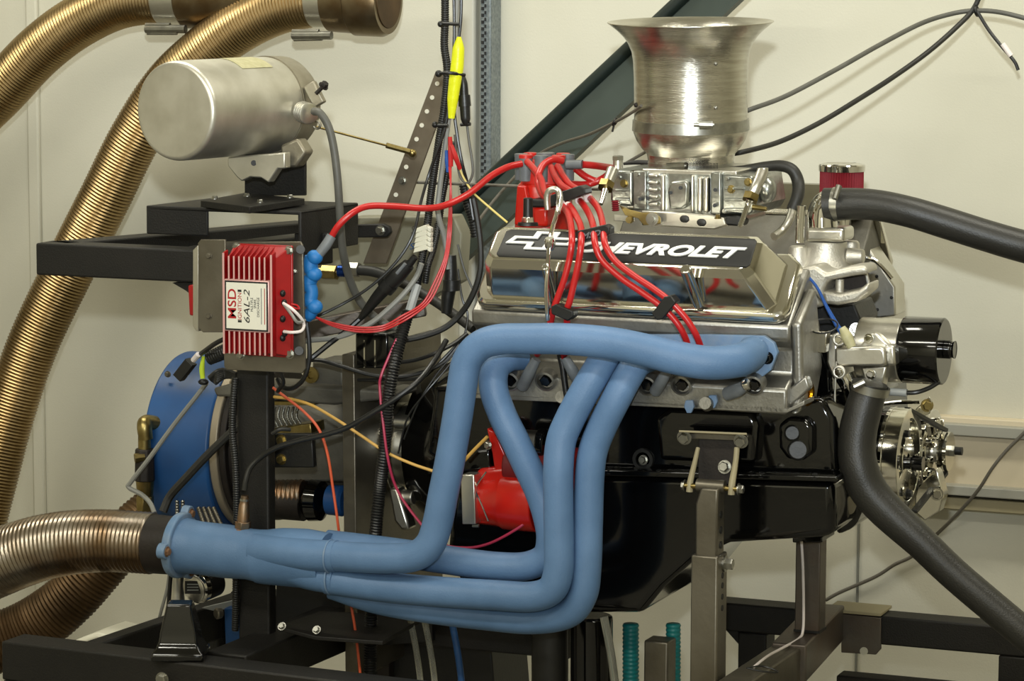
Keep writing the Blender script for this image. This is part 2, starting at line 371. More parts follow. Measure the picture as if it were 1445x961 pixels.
# base frame, lower left
t = thing('base_frame', 'black box steel base frame along the bottom left of the picture', 'frame', (200, 960, -.2))
zc = p(3, 908, -.22).z; 
q0 = p(3, 905, -.22); 
qE = at_z(640, 980, q0.z)
G().beam(V((q0.x, -.19, q0.z-.03)), V((qE.x, qE.y+.03, q0.z-.03)), .06, .06).make('front_rail', 'frame_black', t, .003)
G().beam(V((p(128, 930, -.18).x, -.17, q0.z-.03)), V((p(128, 930, -.18).x+.04, .24, q0.z-.03)), .03, .06).make('side_rail', 'frame_black', t, .003)
G().beam(V((p(310, 930, -.18).x, -.16, q0.z-.03)), V((p(310, 930, -.18).x+.02, .24, q0.z-.03)), .07, .06).make('side_rail', 'frame_black', t, .003)
G().box((q0.x, -.22, 0), (q0.x+.06, -.16, q0.z-.06)).make('leg', 'frame_black', t, .003)
G().box((qE.x-.06, qE.y, 0), (qE.x, qE.y+.06, q0.z-.06)).make('leg', 'frame_black', t, .003)
G().box((p(128, 930, -.18).x+.02, .24, q0.z-.06), (p(640, 960, -.22).x, .29, q0.z)).make('rear_rail', 'frame_black', t, .003)
bolts(t, [V((p(228, 959, -.255).x, -.252, p(228, 959, -.255).z))], (0, -1, 0), .008, .008)
t = thing('black_tray', 'dull black sheet steel tray under the blue collector', 'tray', (430, 900, .1))
G().plate([(390, 800), (610, 830), (610, 905), (520, 912), (430, 892), (390, 898)], .2, .012).make('back_panel', 'soft_black', t)
G().prism([(392, 884, -.05), (452, 862, .1), (600, 870, .1), (540, 905, -.05), (445, 898, -.06)], (0, 0, -.006)).make('shelf', 'frame_black', t, .001)
bolts(t, [(398, 884, -.05), (447, 889, -.05)], (0, -1, .6), .005, .005)
one('white_box', 'small cream plastic box lying behind the base frame at the lower left', 'box', G().plate([(101, 905), (136, 893), (170, 902), (168, 925), (101, 925)], .0, .10), 'white_plastic', bevel=.006)

# ------------------------------------------------------------------ aluminium actuator motor
fb = p(381, 148, .12); ax = -RIGHT0*math.cos(math.radians(57)) - FWD*math.sin(math.radians(57)); r = R(68, fb); L = .232
t = thing('actuator_motor', 'dull aluminium cylindrical actuator motor on the black bracket at upper left', 'motor', fb-V((0, 0, .12)))
G().lathe(fb, ax, [(.012, r*.97), (.014, r), (L-.008, r), (L-.003, r*.985), (L, r*.94), (L+.0005, r*.90)], 64).make('motor_can', 'motor_alu', t, ang=40)
G().lathe(fb, ax, [(-.042, r*.72), (-.038, r*.93), (-.028, r*1.0), (.012, r*1.02)], 56).make('end_housing', 'dull_alu', t, ang=40)
# sticker bent around the can
u = V((0, 0, 1)); s_ = ax.cross(u).normalized()
rings = []
for k in range(9):
    a = math.radians(-2 - 34*k/8)
    c = u*math.cos(a) + s_*math.sin(a)
    rings.append([fb + ax*.05 + c*(r*1.004), fb + ax*.125 + c*(r*1.004), fb + ax*.125 + c*(r*1.012), fb + ax*.05 + c*(r*1.012)])
G().loft(rings).make('label_sticker', 'label_yellow', t)
a = p(320, 222, -.03)
G().plate([(321, 222), (402, 215), (402, 238), (392, 238), (379, 258), (368, 251), (353, 250), (341, 256), (334, 250), (321, 234)], .02, .02).make('mounting_foot', 'motor_alu', t, .002)
G().cyl((358, 230, .0185), (358, 230, .025), R(4, a)).make('hole', 'ink_black', t)
G().plate([(395, 205), (420, 195), (432, 215), (418, 236), (397, 238)], .05, .03).make('lug', 'dull_alu', t, .004)
gl = p(424, 157, .08)
g = G()
gx = V((.80, -.55, -.1)).normalized()
for k in range(4): g.lathe(gl+gx*(.004+k*.006), gx, [(0, .014), (.001, .0165), (.004, .0165), (.005, .014)], 20)
g.make('cable_gland', 'satin_alu', t)
G().beam((437, 118, .1), (452, 148, .1), .012, .02).make('clamp_bracket', 'dull_alu', t, .002)
G().tube([(446, 132, .09), (456, 122, .09)], 6).make('screw', 'dark_iron', t); bolts(t, [(456, 122, .09)], (.7, -.2, .7), .006, .008, 'dark_iron')
t = thing('motor_bracket', 'black L-shaped steel angle bracket with base plate under the aluminium motor', 'bracket', (380, 282, .1))
G().plate([(345, 200), (430, 186), (430, 276), (345, 276)], .125, .008).make('upright', 'frame_black', t, .001)
q = [at_z(283, 283, zt+.012), at_z(352, 292, zt+.012), at_z(430, 280, zt+.012), at_z(345, 272, zt+.012)]
G().prism(q, (0, 0, -.010)).make('base_plate', 'frame_black', t, .001)
bolts(t, [at_z(x, y, zt+.012) for x, y in ((303, 281), (349, 277), (367, 286), (409, 279))], (0, 0, 1), .0045, .005)
one('motor_cable', 'thick grey cable drooping from the aluminium motor gland behind the blue boots', 'cable', G().tube([(443, 157, .05), (452, 160, .04), (464, 180, .04), (472, 215, .04), (477, 260, .04), (480, 310, .05), (484, 355, .07), (494, 395, .1), (508, 425, .12), (530, 448, .14), (566, 470, .15)], 11.5, 12), 'cable_grey')
t = thing('threaded_link_rod', 'thin brass-plated link rod from the motor to the perforated strip', 'rod', (515, 195, .2))
G().tube([(443, 178, .14), (548, 206, .24)], 3.2).make('rod', 'brass', t)
G().tube([(545, 205, .24), (578, 214, .26)], [8, 8]).ball((582, 216, .265), R(6, p(582, 216, .26))).make('rod_end', 'brass', t)
G().tor(p(447, 176, .13), (0, 1, .2), .006, .002).make('eye', 'dull_alu', t)
t = thing('perforated_strip', 'brown-grey perforated steel strip slanting up behind the cable bundle', 'bracket', (540, 330, .34))
G().plate([(614, 102), (634, 106), (638, 116), (545, 372), (512, 372)], .34, .006).make('strip', 'strip_steel', t, .001)
for k in range(9):
    x, y = 617-7.3*k, 118+19.6*k
    if k == 7: continue
    G().cyl((x, y, .3385), (x, y, .342), R(3.2, p(x, y, .34)), seg=12).make('hole', 'wall', t)
bolts(t, [(568, 255, .34)], (0, -1, 0), R(4.5, p(568, 255, .34)), .008)
one('cross_rod', 'thin dark steel rod running level behind the distributor', 'rod', G().tube([(583, 257, .42), (870, 268, .42)], 4.5), 'cable_brown')

# ------------------------------------------------------------------ red ignition module on its plate
BY = -.125
t = thing('module_plate', 'bent grey steel mounting plate behind the red ignition box', 'plate', (350, 525, BY))
G().plate([(315, 341), (424, 341), (427, 346), (431, 520), (426, 527), (320, 522), (316, 517)], BY+.012, .004).make('back_plate', 'post_grey', t, .001)
q = [p(279, 338, BY-.03), p(312, 338, BY-.03), p(312, 468, BY-.03), p(279, 468, BY-.03)]
G().plate([(279, 343), (283, 338), (318, 338), (318, 469), (286, 469), (279, 462)], BY-.02, .004).make('side_flange', 'post_grey', t, .001)
G().plate([(272, 353), (280, 345), (280, 468), (276, 466), (272, 460)], BY-.02, .012).make('lip', 'satin_alu', t, .001)
bolts(t, [(295, 361, BY-.02), (295, 446, BY-.02)], (0, -1, 0), .004, .004, 'post_grey')
bolts(t, [(414, 383, BY+.012)], (0, -1, 0), .004, .005)
one('red_reflector', 'narrow red plastic block behind the left edge of the steel mounting plate', 'block', G().plate([(265, 403), (274, 401), (275, 446), (267, 445)], BY+.01, .02), 'red_box', bevel=.002)

t = thing('ignition_module', 'red finned ignition control box with cream label', 'ignition box', (370, 500, BY))
O0 = p(333, 500, BY); X1 = p(415, 500, BY); Zt = p(333, 343, BY)
bw = X1.x-O0.x; bh = Zt.z-O0.z
ND = .72
def L3(u_, v_, n_): return V((O0.x+u_*bw, BY-n_*ND, O0.z+v_*bh))
def rect(u0, u1, v0, v1, n_): return [L3(u0, v0, n_), L3(u1, v0, n_), L3(u1, v1, n_), L3(u0, v1, n_)]
G().loft([rect(0, 1, 0, 1, 0), rect(0, 1, 0, 1, .006)]).make('base_flange', 'red_box', t, .0015)
G().loft([rect(.01, .98, .01, .99, .006), rect(.0, .80, .045, .895, .031)]).make('housing', 'red_box', t, .001)
zz = .046
for k in range(8):
    uc = .02 + .70*(k+.6)/8
    for (va, vb, vs) in ((.70, .905, .985), (.035, .235, -1)):
        pl = [L3(uc-.010, va, .038), L3(uc-.010, vb, .038), L3(uc-.010, vb, .047), L3(uc-.010, va, .047)]
        if vs > 0: pl = [L3(uc-.010, va, .036), L3(uc+.004, .985, .008), L3(uc+.002, .965, .018), L3(uc-.010, vb, .047), L3(uc-.010, va, .047)]
        G().prism(pl, (bw*.022, 0, 0)).make('fin', 'red_box', t)
        G().box(L3(uc-.011, va, .0470), L3(uc+.013, vb, .0485)).make('fin_edge', 'fin_edge', t)
for uc in (-.035, .78):
    G().prism([L3(uc, .03, .03), L3(uc, .03, .047), L3(uc, .93, .047), L3(uc, .95, .03)], (bw*.03, 0, 0)).make('long_fin', 'red_box', t)
    G().box(L3(uc, .03, .0470), L3(uc+.03, .93, .0485)).make('fin_edge', 'fin_edge', t)
G().loft([rect(-.01, .765, .235, .70, .030), rect(-.01, .765, .235, .70, .0495)]).make('label_rim', 'fin_edge', t, .002)
G().loft([rect(.01, .745, .247, .688, .049), rect(.01, .745, .247, .688, .0502)]).make('label_border', 'ink_black', t)
LU0, LU1, LV0, LV1 = .035, .72, .262, .673
G().loft([rect(LU0, LU1, LV0, LV1, .050), rect(LU0, LU1, LV0, LV1, .0508)]).make('label', 'label_cream', t, .0005)
def LA(a_): return LU0 + (LU1-LU0)*a_
def LB(b_): return LV0 + (LV1-LV0)*b_
def side_text(body, a0_, a1_, b0_, b1_, m, shear=0, bold=0):
    # reads from bottom to top
    o_ = L3(LA(a1_), LB(b0_), 0)
    M = Matrix(((0, -1, 0, o_.x), (0, 0, -1, BY-.0511*ND), (1, 0, 0, o_.z), (0, 0, 0, 1)))
    G().text(body, M, (a1_-a0_)*(LU1-LU0)*bw/.70, shear, .0001, bold, (b1_-b0_)*(LV1-LV0)*bh).make('lettering', m, t)
side_text('MSD', .04, .245, .22, .86, 'ink_red', 0, .00025)
side_text('IGNITION', .29, .385, .20, .78, 'ink_red')
for b_ in (.14, .80): G().loft([rect(LA(.29), LA(.385), LB(b_), LB(b_+.05), .0508), rect(LA(.29), LA(.385), LB(b_), LB(b_+.05), .0510)]).make('print_block', 'ink_black', t)
side_text('6AL-2', .44, .585, .14, .86, 'ink_black', .25)
side_text('MULTIPLE', .61, .67, .39, .69, 'ink_black'); side_text('SPARK', .69, .75, .46, .66, 'ink_black'); side_text('DISCHARGE', .77, .83, .28, .70, 'ink_black')
for a_ in (.87, .95): G().loft([rect(LA(a_), LA(a_+.018), LB(.12), LB(.9), .0508), rect(LA(a_), LA(a_+.018), LB(.12), LB(.9), .0510)]).make('print_line', 'ink_red' if a_ > .9 else 'boot_grey', t)
bolts(t, [L3(.05, .965, .006), L3(.94, .955, .006), L3(.95, .035, .006), L3(.10, .0, .004)], (0, -1, 0), .0055, .005, 'zinc', 'screw')
for (x, y) in ((424, 352), (422, 495)): G().cyl((x, y, BY+.004), (x, y, BY+.014), .0065).make('rubber_mount', 'rubber', t)
for (x, y) in ((399, 414), (401, 427), (399, 450), (402, 470), (399, 477)): G().ball((x, y, BY-.02), R(5, p(x, y, BY)), .8, 1, 1).make('grommet', 'soft_black', t)
one('module_lead', 'looped white and grey lead on the right side of the red ignition box', 'wire', G().tube([(400, 428, -.15), (412, 436, -.16), (424, 448, -.15), (429, 458, -.14), (425, 467, -.15), (412, 469, -.16), (401, 468, -.15)], 4.5), 'marker_white')
one('module_lead', 'grey lead looping beside the white lead on the red ignition box', 'wire', G().tube([(401, 430, -.15), (411, 443, -.17), (420, 455, -.165), (430, 452, -.13)], 4.5), 'wire_grey')
one('module_lead', 'short red lead curling out of the red ignition box above the white lead', 'wire', G().tube([(401, 428, -.15), (413, 434, -.155), (422, 436, -.14), (419, 431, -.13), (411, 429, -.13)], 3), 'red_thin')
# blue boots and coil wire
g = G()
c = [(440, 362), (438, 376), (441, 388), (436, 400), (440, 412), (438, 424), (442, 434), (436, 446), (434, 452)]
t = thing('blue_boot_stack', 'bright blue lumpy rubber boots right of the red ignition box', 'boot', (438, 450, -.09))
G().tube([(x, y, -.09) for x, y in c], [20, 22, 19, 22, 18, 21, 19, 18, 10], 14, 5).make('sleeve', 'blue_boot', t)
for (x, y) in ((447, 363), (446, 387), (447, 433)): G().ball((x-3, y, -.092), .0125, 1.0, .9, .9).make('boot', 'blue_boot', t, ang=70)
t = thing('coil_wire', 'long thick red ignition wire rising from the blue boots to the distributor', 'wire', (600, 294, .0))
G().tube([(466, 337, -.08), (478, 318, -.08), (498, 300, -.07), (520, 291, -.05), (555, 291, -.02), (600, 294, .02), (630, 289, .06), (662, 273, .1), (692, 249, .15), (716, 236, .19), (736, 231, .21)], 9.5, 12).make('wire', 'red_wire', t)
G().tube([(468, 333, -.08), (460, 346, -.085), (449, 360, -.09)], [14, 15, 14], 14).make('boot', 'boot_grey', t)
# ------------------------------------------------------------------ engine: block, pan, heads, covers
CYM = .30                                      # the crankshaft plane
t = thing('engine_block', 'gloss black engine block hanging behind the blue exhaust tubes', 'engine block', (900, 690, .3))
G().plate([(612, 545), (1100, 565), (1160, 560), (1176, 590), (1181, 670), (622, 654), (600, 640)], .085, .42).make('block', 'gloss_black', t, .008, segs=3)
G().plate([(1098, 600), (1112, 588), (1136, 590), (1146, 602), (1146, 640), (1132, 650), (1110, 648), (1099, 632)], .070, .02).make('mount_boss', 'gloss_black', t, .006, segs=3)
G().cyl((1118, 611, .066), (1118, 611, .09), R(12, p(1118, 611, .07))).cyl((1126, 635, .066), (1126, 635, .09), R(15, p(1118, 611, .07))).make('boss_ring', 'soft_black', t, .003)
G().plate([(925, 590), (945, 575), (1060, 580), (1070, 600), (1066, 655), (930, 650)], .065, .03).make('side_boss', 'gloss_black', t, .008, segs=3)
g = G()
for x in (715, 770, 908): g.lathe(p(x, 648, .085), (0, -1, 0), [(0, .017), (.004, .016), (.004, .011), (-.003, .010)], 24)
g.make('core_plug', 'soft_black', t)
bolts(t, [(908, 649, .08)], (0, -1, .1), .0055, .008); bolts(t, [(898, 665, .075), (870, 664, .075)], (0, -.6, .8), .004, .006)
G().lathe(p(1137, 555, .06), (.97, -.25, 0), [(0, R(18, p(1137, 555, .06))), (.004, R(18, p(1137, 555, .06))), (.004, .013), (.001, .011)], 28).make('brass_core_plug', 'gold', t)
G().plate([(1112, 470), (1158, 480), (1172, 520), (1180, 662), (1150, 664), (1120, 560)], .165, .27).make('front_face', 'gloss_black', t, .006)
G().tube([(1180, 510, .13), (1178, 560, .13), (1180, 610, .13), (1181, 650, .13), (1186, 700, .13)], [3, 3, 3, 4, 3], 8).make('gasket_edge', 'satin_alu', t)
t = thing('oil_pan', 'gloss black oil pan forming the lowest part of the engine', 'oil pan', (900, 850, .3))
G().plate([(612, 656), (1181, 672), (1182, 680), (612, 665)], .05, .50).make('rail_flange', 'gloss_black', t, .002)
G().plate([(640, 662), (1176, 678), (1179, 744), (1174, 755), (1160, 759), (1027, 767), (985, 785), (935, 829), (905, 866), (690, 866), (655, 838), (630, 780)], .09, .40).make('pan_body', 'gloss_black', t, .014, segs=4)
g = G()
for x in (700, 790, 860, 930, 1000, 1075, 1150): g.hexb((x, 663+(x-700)*.024, .055), (0, -.3, 1), .0045, .006)
g.make('rail_bolts', 'soft_black', t)
t = thing('front_cover', 'black timing cover at the right end of the engine block', 'cover', (1195, 700, .28))
G().plate([(1172, 540), (1215, 560), (1225, 640), (1218, 715), (1205, 745), (1178, 757)], .2, .22).make('cover', 'gloss_black', t, .01, segs=3)
G().lathe(*[p(1196, 712, .17), (.9, -.35, 0)], [(0, .014), (.006, .014), (.007, .010)], 24).make('plug', 'post_grey', t)
S = math.sqrt(.5)
def bank(ox, oz, oy, mirror=1, u0=0, u1=1):
    "local frame of a cylinder bank: u along the engine, w up the flange, n out of it"
    o = V((0, oy, oz)); wv = V((0, S*mirror, S)); nv = V((0, -S*mirror, S))
    return lambda u_, w_, n_: V((u_, 0, 0)) + o + wv*w_ + nv*n_
def cover_geo(B, u0, u1, W_, ins, hn, endn=.04, k0=.004, k1=.014):
    def ring(a0, a1, w0, w1, n_, c=.012):
        return [B(a0+c, w0, n_), B(a1-c, w0, n_), B(a1, w0+c, n_), B(a1, w1-c, n_), B(a1-c, w1, n_), B(a0+c, w1, n_), B(a0, w1-c, n_), B(a0, w0+c, n_)]
    return G().loft([ring(u0+ins, u1-ins, ins*.7, W_-ins*.7, 0), ring(u0+ins, u1-ins, ins*.7, W_-ins*.7, .010),
                     ring(u0+ins+.002, u1-ins-.004, ins*.7, W_-ins*.7-.002, .020), ring(u0+ins+.010, u1-ins-endn*.7, ins*.7+k0, W_-ins*.7-.006, hn-.012),
                     ring(u0+ins+.018, u1-ins-endn, ins*.7+k1, W_-ins*.7-.016, hn, .010)])
q0 = p(893, 447, .02)
B1 = bank(0, q0.z, .02)
uL, uR = p(672, 440, .02).x, p(1112, 447, .02).x
WW, HN = .118, .082
t = thing('valve_cover', 'polished aluminium valve cover with black and white lettered badge', 'valve cover', B1((uL+uR)/2, 0, 0))
def fring(n_, e=0): 
    c = .018
    a0, a1, w0, w1 = uL-e, uR+e, -e, WW+e
    return [B1(a0+c, w0, n_), B1(a1-c, w0, n_), B1(a1-c*.3, w0+c*.3, n_), B1(a1, w0+c, n_), B1(a1, w1-c, n_), B1(a1-c, w1, n_), B1(a0+c, w1, n_), B1(a0, w1-c, n_), B1(a0, w0+c, n_), B1(a0+c*.3, w0+c*.3, n_)]
G().loft([fring(0), fring(.004, .001), fring(.014, .0), fring(.018, -.004)]).make('flange', 'polished', t, .0012)
cover_geo(B1, uL, uR, WW, .014, HN, .04, .013, .023).make('cover', 'polished', t, .0022, 20, 3)
# badge
def px_u(x, w_, n_):
    "u on the badge face for a pixel column"
    lo, hi = -1, 1
    for _ in range(40):
        mid = (lo+hi)/2; q = B1(mid, w_, n_); d = q-CAM
        sx = 722.5 + F_PX*d.dot(CR)/d.dot(VIEW)
        if sx < x: lo = mid
        else: hi = mid
    return lo
w0, w1 = .014*.7+.0255, WW-.014*.7-.0215
b0, b1 = px_u(704, .05, HN), px_u(1061, .05, HN)
g = G(); c = .004
def bring(n_, e=0): return [B1(b0+c+e, w0+e, n_), B1(b1-c-e, w0+e, n_), B1(b1-e, w0+c+e, n_), B1(b1-e, w1-c-e, n_), B1(b1-c-e, w1-e, n_), B1(b0+c+e+.006, w1-e, n_), B1(b0+e+.003, w1-c-e, n_), B1(b0+e, w0+c+e, n_)]
g.loft([bring(HN), bring(HN+.0018), bring(HN+.0022, .0006)]).make('badge_plate', 'badge_black', t)
wh = w1-w0
def MB(u_, w_, n_): 
    o = B1(u_, w_, n_); return Matrix(((1, 0, 0, o.x), (0, S, -S, o.y), (0, S, S, o.z), (0, 0, 0, 1)))
ut0, ut1 = px_u(814, .05, HN), px_u(1051, .05, HN)
G().text('CHEVROLET', MB(ut0, w0+wh*.27, HN+.003), wh*.52, .42, .0012, .0009, ut1-ut0).make('badge_lettering', 'badge_white', t)
# bow tie outline: slanted cross as a raised white border
e0, e1 = px_u(712, .05, HN), px_u(812, .05, HN); ew = e1-e0
def bt(k): 
    out = []
    for (x, y) in ((0, .30), (.10, .62), (.36, .62), (.39, .86), (.72, .86), (.69, .62), (1, .62), (.90, .30), (.64, .30), (.61, .06), (.28, .06), (.31, .30)):
        cx, cy = .5, .46
        dx, dy = x-cx, y-cy
        out.append((cx + dx*k[0] - (0 if k[0] == 1 else .0), cy + dy*k[1]))
    return out
oq = bt((1, 1)); iq = [(.085, .38), (.135, .545), (.43, .545), (.46, .78), (.635, .78), (.605, .545), (.905, .545), (.855, .38), (.565, .38), (.535, .14), (.365, .14), (.395, .38)]
vv = []; 
for qq in (oq, iq):
    for n_ in (HN+.0018, HN+.0044): vv.append([B1(e0+x*ew, w0+(.22+y*.82)*wh, n_) for x, y in qq])
g = G(); g.loft([vv[0], vv[1], vv[3], vv[2]], closed=True); g.make('badge_emblem', 'badge_white', t)
# chromed hold-down tubes on the lower wall
for (xa, ya, xb, yb, dd) in ((967, 379, 986, 430, 17), (770, 376, 782, 428, 13)):
    a, b = p(xa, ya, -.050), p(xb, yb, .006)
    G().cyl(a, b, R(dd/2, a), R(dd/2, a), seg=24).make('hold_down_tube', 'chrome', t, .002)
# near head
t = thing('cylinder_head', 'near aluminium cylinder head under the polished valve cover', 'cylinder head', (893, 575, .08))
zB, zT = p(893, 572, .04).z, p(893, 449, .03).z
hx0, hx1 = p(668, 500, .03).x, p(1116, 520, .03).x
H = lambda u_, Y_, z_: V((u_, Y_, z_))
prof = [(.02, zT), (.022, zT-.02), (.045, zT-.035), (.045, zT-.072), (.012, zT-.090), (.012, zB+.004), (.10, zB+.004), (.20, zB+.08), (.12, zT+.075)]
g = G(); g.prism([H(hx0, a, b) for a, b in prof], (hx1-hx0, 0, 0)); g.make('head_casting', 'head_alu', t, .004)
G().prism([H(hx1, .025, zT+.005), H(hx1, .04, zB+.03), H(hx1, .02, zB+.004), H(hx1, .11, zB+.012), H(hx1, .14, zB+.06), H(hx1, .10, zT+.05)], (.016, 0, 0)).make('front_end', 'head_alu', t, .006, segs=3)
G().plate([(1098, 560), (1137, 530), (1143, 548), (1112, 577), (1098, 578)], .03, .02).make('corner_pad', 'head_alu', t, .003)
for x in (720, 770, 913, 962, 1064):
    q = p(x, 537 if x < 800 else 543, .006); 
    G().lathe(q, (0, -.94, -.34), [(-.012, .016), (.004, .0155), (.005, .0125), (-.006, .012)], 28).make('bolt_boss', 'head_alu', t)
    G().lathe(q, (0, -.94, -.34), [(-.008, .0088), (.003, .0088), (.004, .0075)], 6).make('head_bolt', 'gloss_black', t)
G().plate([(665, 556), (900, 566), (1095, 574), (1112, 577), (1135, 565), (1135, 572), (1110, 583), (665, 562)], .012, .05).make('deck_edge', 'head_alu', t, .001)
for (x, y) in ((795, 561), (998, 570)): G().lathe(p(x, y, .0), (0, -.8, .2), [(0, .011), (.01, .009)], 18).make('lug', 'head_alu', t)
# plug boots
def boot(label, x0, y0, x1, y1, Y0=.0, d=17, grp=None):
    return one('plug_boot', label, 'boot', G().tube([(x0, y0, Y0-.02), ((x0+x1)/2, (y0+y1)/2, Y0-.018), (x1, y1, Y0+.0)], [d*.8, d, d*1.05], 14), 'boot_grey')
boot('grey spark plug boot just right of the leftmost descending blue tube', 757, 507, 737, 545, -.002)
boot('grey spark plug boot behind the black dipstick end, left of the centre tubes', 797, 505, 818, 540, -.002)
boot('grey spark plug boot right of the two centre blue tubes', 944, 520, 925, 552, .0)
t = thing('plug_boot', 'grey spark plug boot with silver ring under the right end of the top blue tube', 'boot', (1040, 560, .0))
G().tube([(1026, 556, -.012), (1040, 551, -.02), (1050, 545, -.022)], [20, 20, 16], 14).make('boot', 'boot_grey', t)
G().lathe(p(1050, 544, -.022), (.9, 0, .35), [(0, .008), (.004, .009), (.008, .008)], 18).make('ring', 'chrome', t)

# far head and cover
B2 = bank(0, p(1180, 372, .62).z, .62, -1)
t = thing('valve_cover', 'far polished valve cover peeking out behind the carburettor and coolant elbow', 'valve cover', (1150, 370, .56))
fu0, fu1 = uL+.05, p(1255, 360, .60).x
cover_geo(B2, fu0, fu1, .122, .010, .085).make('cover', 'polished_shaded', t, .002, 20)
G().loft([[B2(u_, w_, n_) for u_, w_ in ((fu0, 0), (fu1, 0), (fu1, .122), (fu0, .122))] for n_ in (-.001, .010)]).make('flange', 'polished', t, .002)
t = thing('cylinder_head', 'far aluminium cylinder head behind the cast intake manifold', 'cylinder head', (1245, 440, .5))
G().plate([(1196, 345), (1226, 349), (1263, 405), (1264, 446), (1215, 452), (1190, 440)], .52, .06).make('head_end', 'satin_alu', t, .003)
G().prism([B2(fu0, .0, -.001), B2(fu0, .12, -.001), B2(fu0, .12, -.09), B2(fu0, 0, -.09)], (fu1-fu0-.01, 0, 0)).make('head_casting', 'cast_grey', t, .003)  # aluminium coloured dark here, so the ceiling lights leave no white glare
G().tube([(1222, 363, .5), (1236, 368, .5), (1250, 382, .5), (1259, 393, .5)], 6).make('gasket_rail', 'chrome', t)
bolts(t, [(1237, 390, .519), (1258, 420, .519), (1238, 437, .519)], (0, -1, 0), .002, .003, 'ink_black', 'stud')

# intake manifold
t = thing('intake_manifold', 'sand cast aluminium intake manifold with thermostat housing right of the valve cover', 'manifold', (1165, 430, .27))
c0 = p(1165, 381, .27); up = V((0, 0, 1)); k = R(1, c0)
G().lathe(c0, up, [(-12*k, 45*k), (0, 43*k), (14*k, 33*k), (30*k, 30*k), (41*k, 30*k)], 40).make('thermostat_housing', 'cast_alu', t, .002)
G().lathe(p(1126, 388, .25), up, [(-.02, 18*k), (.02, 16*k), (.040, 13*k), (.044, 12*k)], 24).make('left_boss', 'cast_alu', t, .002)
G().lathe(p(1200, 388, .30), up, [(-.02, 17*k), (.02, 14*k), (.048, 12*k), (.052, 10*k)], 24).make('right_boss', 'cast_alu', t, .002)
ax_, bx_ = XC(1196, 1219, 361, .27); G().cyl(ax_, bx_, 12*k, 10*k, 20).make('side_spigot', 'cast_alu', t, .002)
G().plate([(1124, 384), (1150, 378), (1165, 386), (1200, 378), (1221, 377), (1227, 396), (1226, 411), (1208, 426), (1182, 431), (1160, 428), (1144, 400)], .22, .004).make('crossover_web', 'cast_alu', t, .002)
G().plate([(1124, 380), (1150, 374), (1165, 385), (1200, 376), (1221, 374), (1226, 386), (1200, 390), (1168, 396), (1162, 408), (1160, 428), (1144, 410)], .16, .06).make('crossover_top', 'cast_alu', t, .006, segs=3)
G().plate([(1160, 410), (1185, 414), (1212, 408), (1226, 398), (1226, 411), (1208, 426), (1182, 431), (1162, 429)], .16, .06).make('crossover_bottom', 'cast_alu', t, .006, segs=3)
G().cyl((1185, 394, .18), (1185, 412, .18), 6*k).make('web_post', 'cast_alu', t)
G().plate([(1162, 395), (1220, 388), (1224, 408), (1162, 412)], .214, .004).make('opening', 'dark_iron', t)
G().prism([p(1124, 392, .18), p(1150, 398, .2), p(1163, 432, .2), p(1128, 440, .18)], (0, .06, 0)).make('runner_end', 'cast_alu', t, .006)
zi = p(980, 318, .3).z
G().box((p(850, 320, .14).x, .19, zi-.14), (p(1110, 320, .14).x, .42, zi-.060)).make('plenum', 'cast_alu', t, .01, segs=3)
G().plate([(1150, 430), (1205, 428), (1215, 452), (1200, 480), (1150, 480)], .25, .1).make('valley_end', 'soft_black', t, .003)
t = thing('coolant_elbow', 'chrome coolant outlet elbow under the end of the big black hose', 'elbow', (1163, 335, .27))
G().plate([(1136, 322), (1191, 322), (1191, 342), (1136, 342)], .24, .06).make('collar', 'satin_alu', t, .006, segs=3)
G().tube([(1160, 328, .27), (1160, 305, .27), (1163, 293, .27), (1171, 287, .27), (1186, 286, .27)], [46, 42, 40, 40, 38], 32, 8).make('elbow', 'chrome', t)
t = thing('radiator_hose', 'big black rubber coolant hose running right from the chrome elbow', 'hose', (1300, 305, .27))
G().tube([(1166, 290, .27), (1187, 288, .27), (1233, 289, .27), (1283, 299, .27), (1333, 314, .28), (1390, 332, .29), (1445, 348, .3), (1520, 366, .3)], [50, 46, 44, 44, 45, 45, 46, 46], 32, 10).make('hose', 'hose_rubber', t)
a, b = XC(1176, 1186, 288, .27); G().lathe(a, b-a, [(0, .0235), (0, .0255), ((b-a).length, .0255), ((b-a).length, .0235)], 36, False, False).make('hose_clamp', 'zinc', t)
G().tube([(1178, 281, .235), (1184, 262, .245)], 9).make('clamp_screw', 'zinc', t)
t = thing('breather_filter', 'small red pleated breather filter with chrome cap', 'filter', (1187, 290, .52))
o = p(1187, 300, .52); rr = R(31, o); hh = R(64, o)
rings = []
for zz_ in (0, hh):
    rings.append([o + V((math.cos(a)*rr*(1 if i % 2 else .93), math.sin(a)*rr*(1 if i % 2 else .93), zz_)) for i, a in enumerate([2*PI*j/96 for j in range(96)])])
G().loft(rings).make('pleated_element', 'filter_red', t, ang=20)
G().lathe(o+V((0, 0, hh)), (0, 0, 1), [(-.006, rr*1.05), (.003, rr*1.06), (.005, rr*1.02), (.006, rr*.9), (.004, rr*.8)], 48).make('cap', 'chrome', t)
G().lathe(o-V((0, 0, .03)), (0, 0, 1), [(0, rr*.5), (.03, rr*.5), (.03, rr*1.05), (.036, rr*1.05)], 40).make('base', 'chrome', t)
one('chrome_tube', 'upright chrome tube standing between the valve cover and the coolant elbow', 'tube', G().tube([(1128, 342, .2), (1129, 316, .2), (1131, 290, .2)], [13, 13, 13], 18), 'chrome')

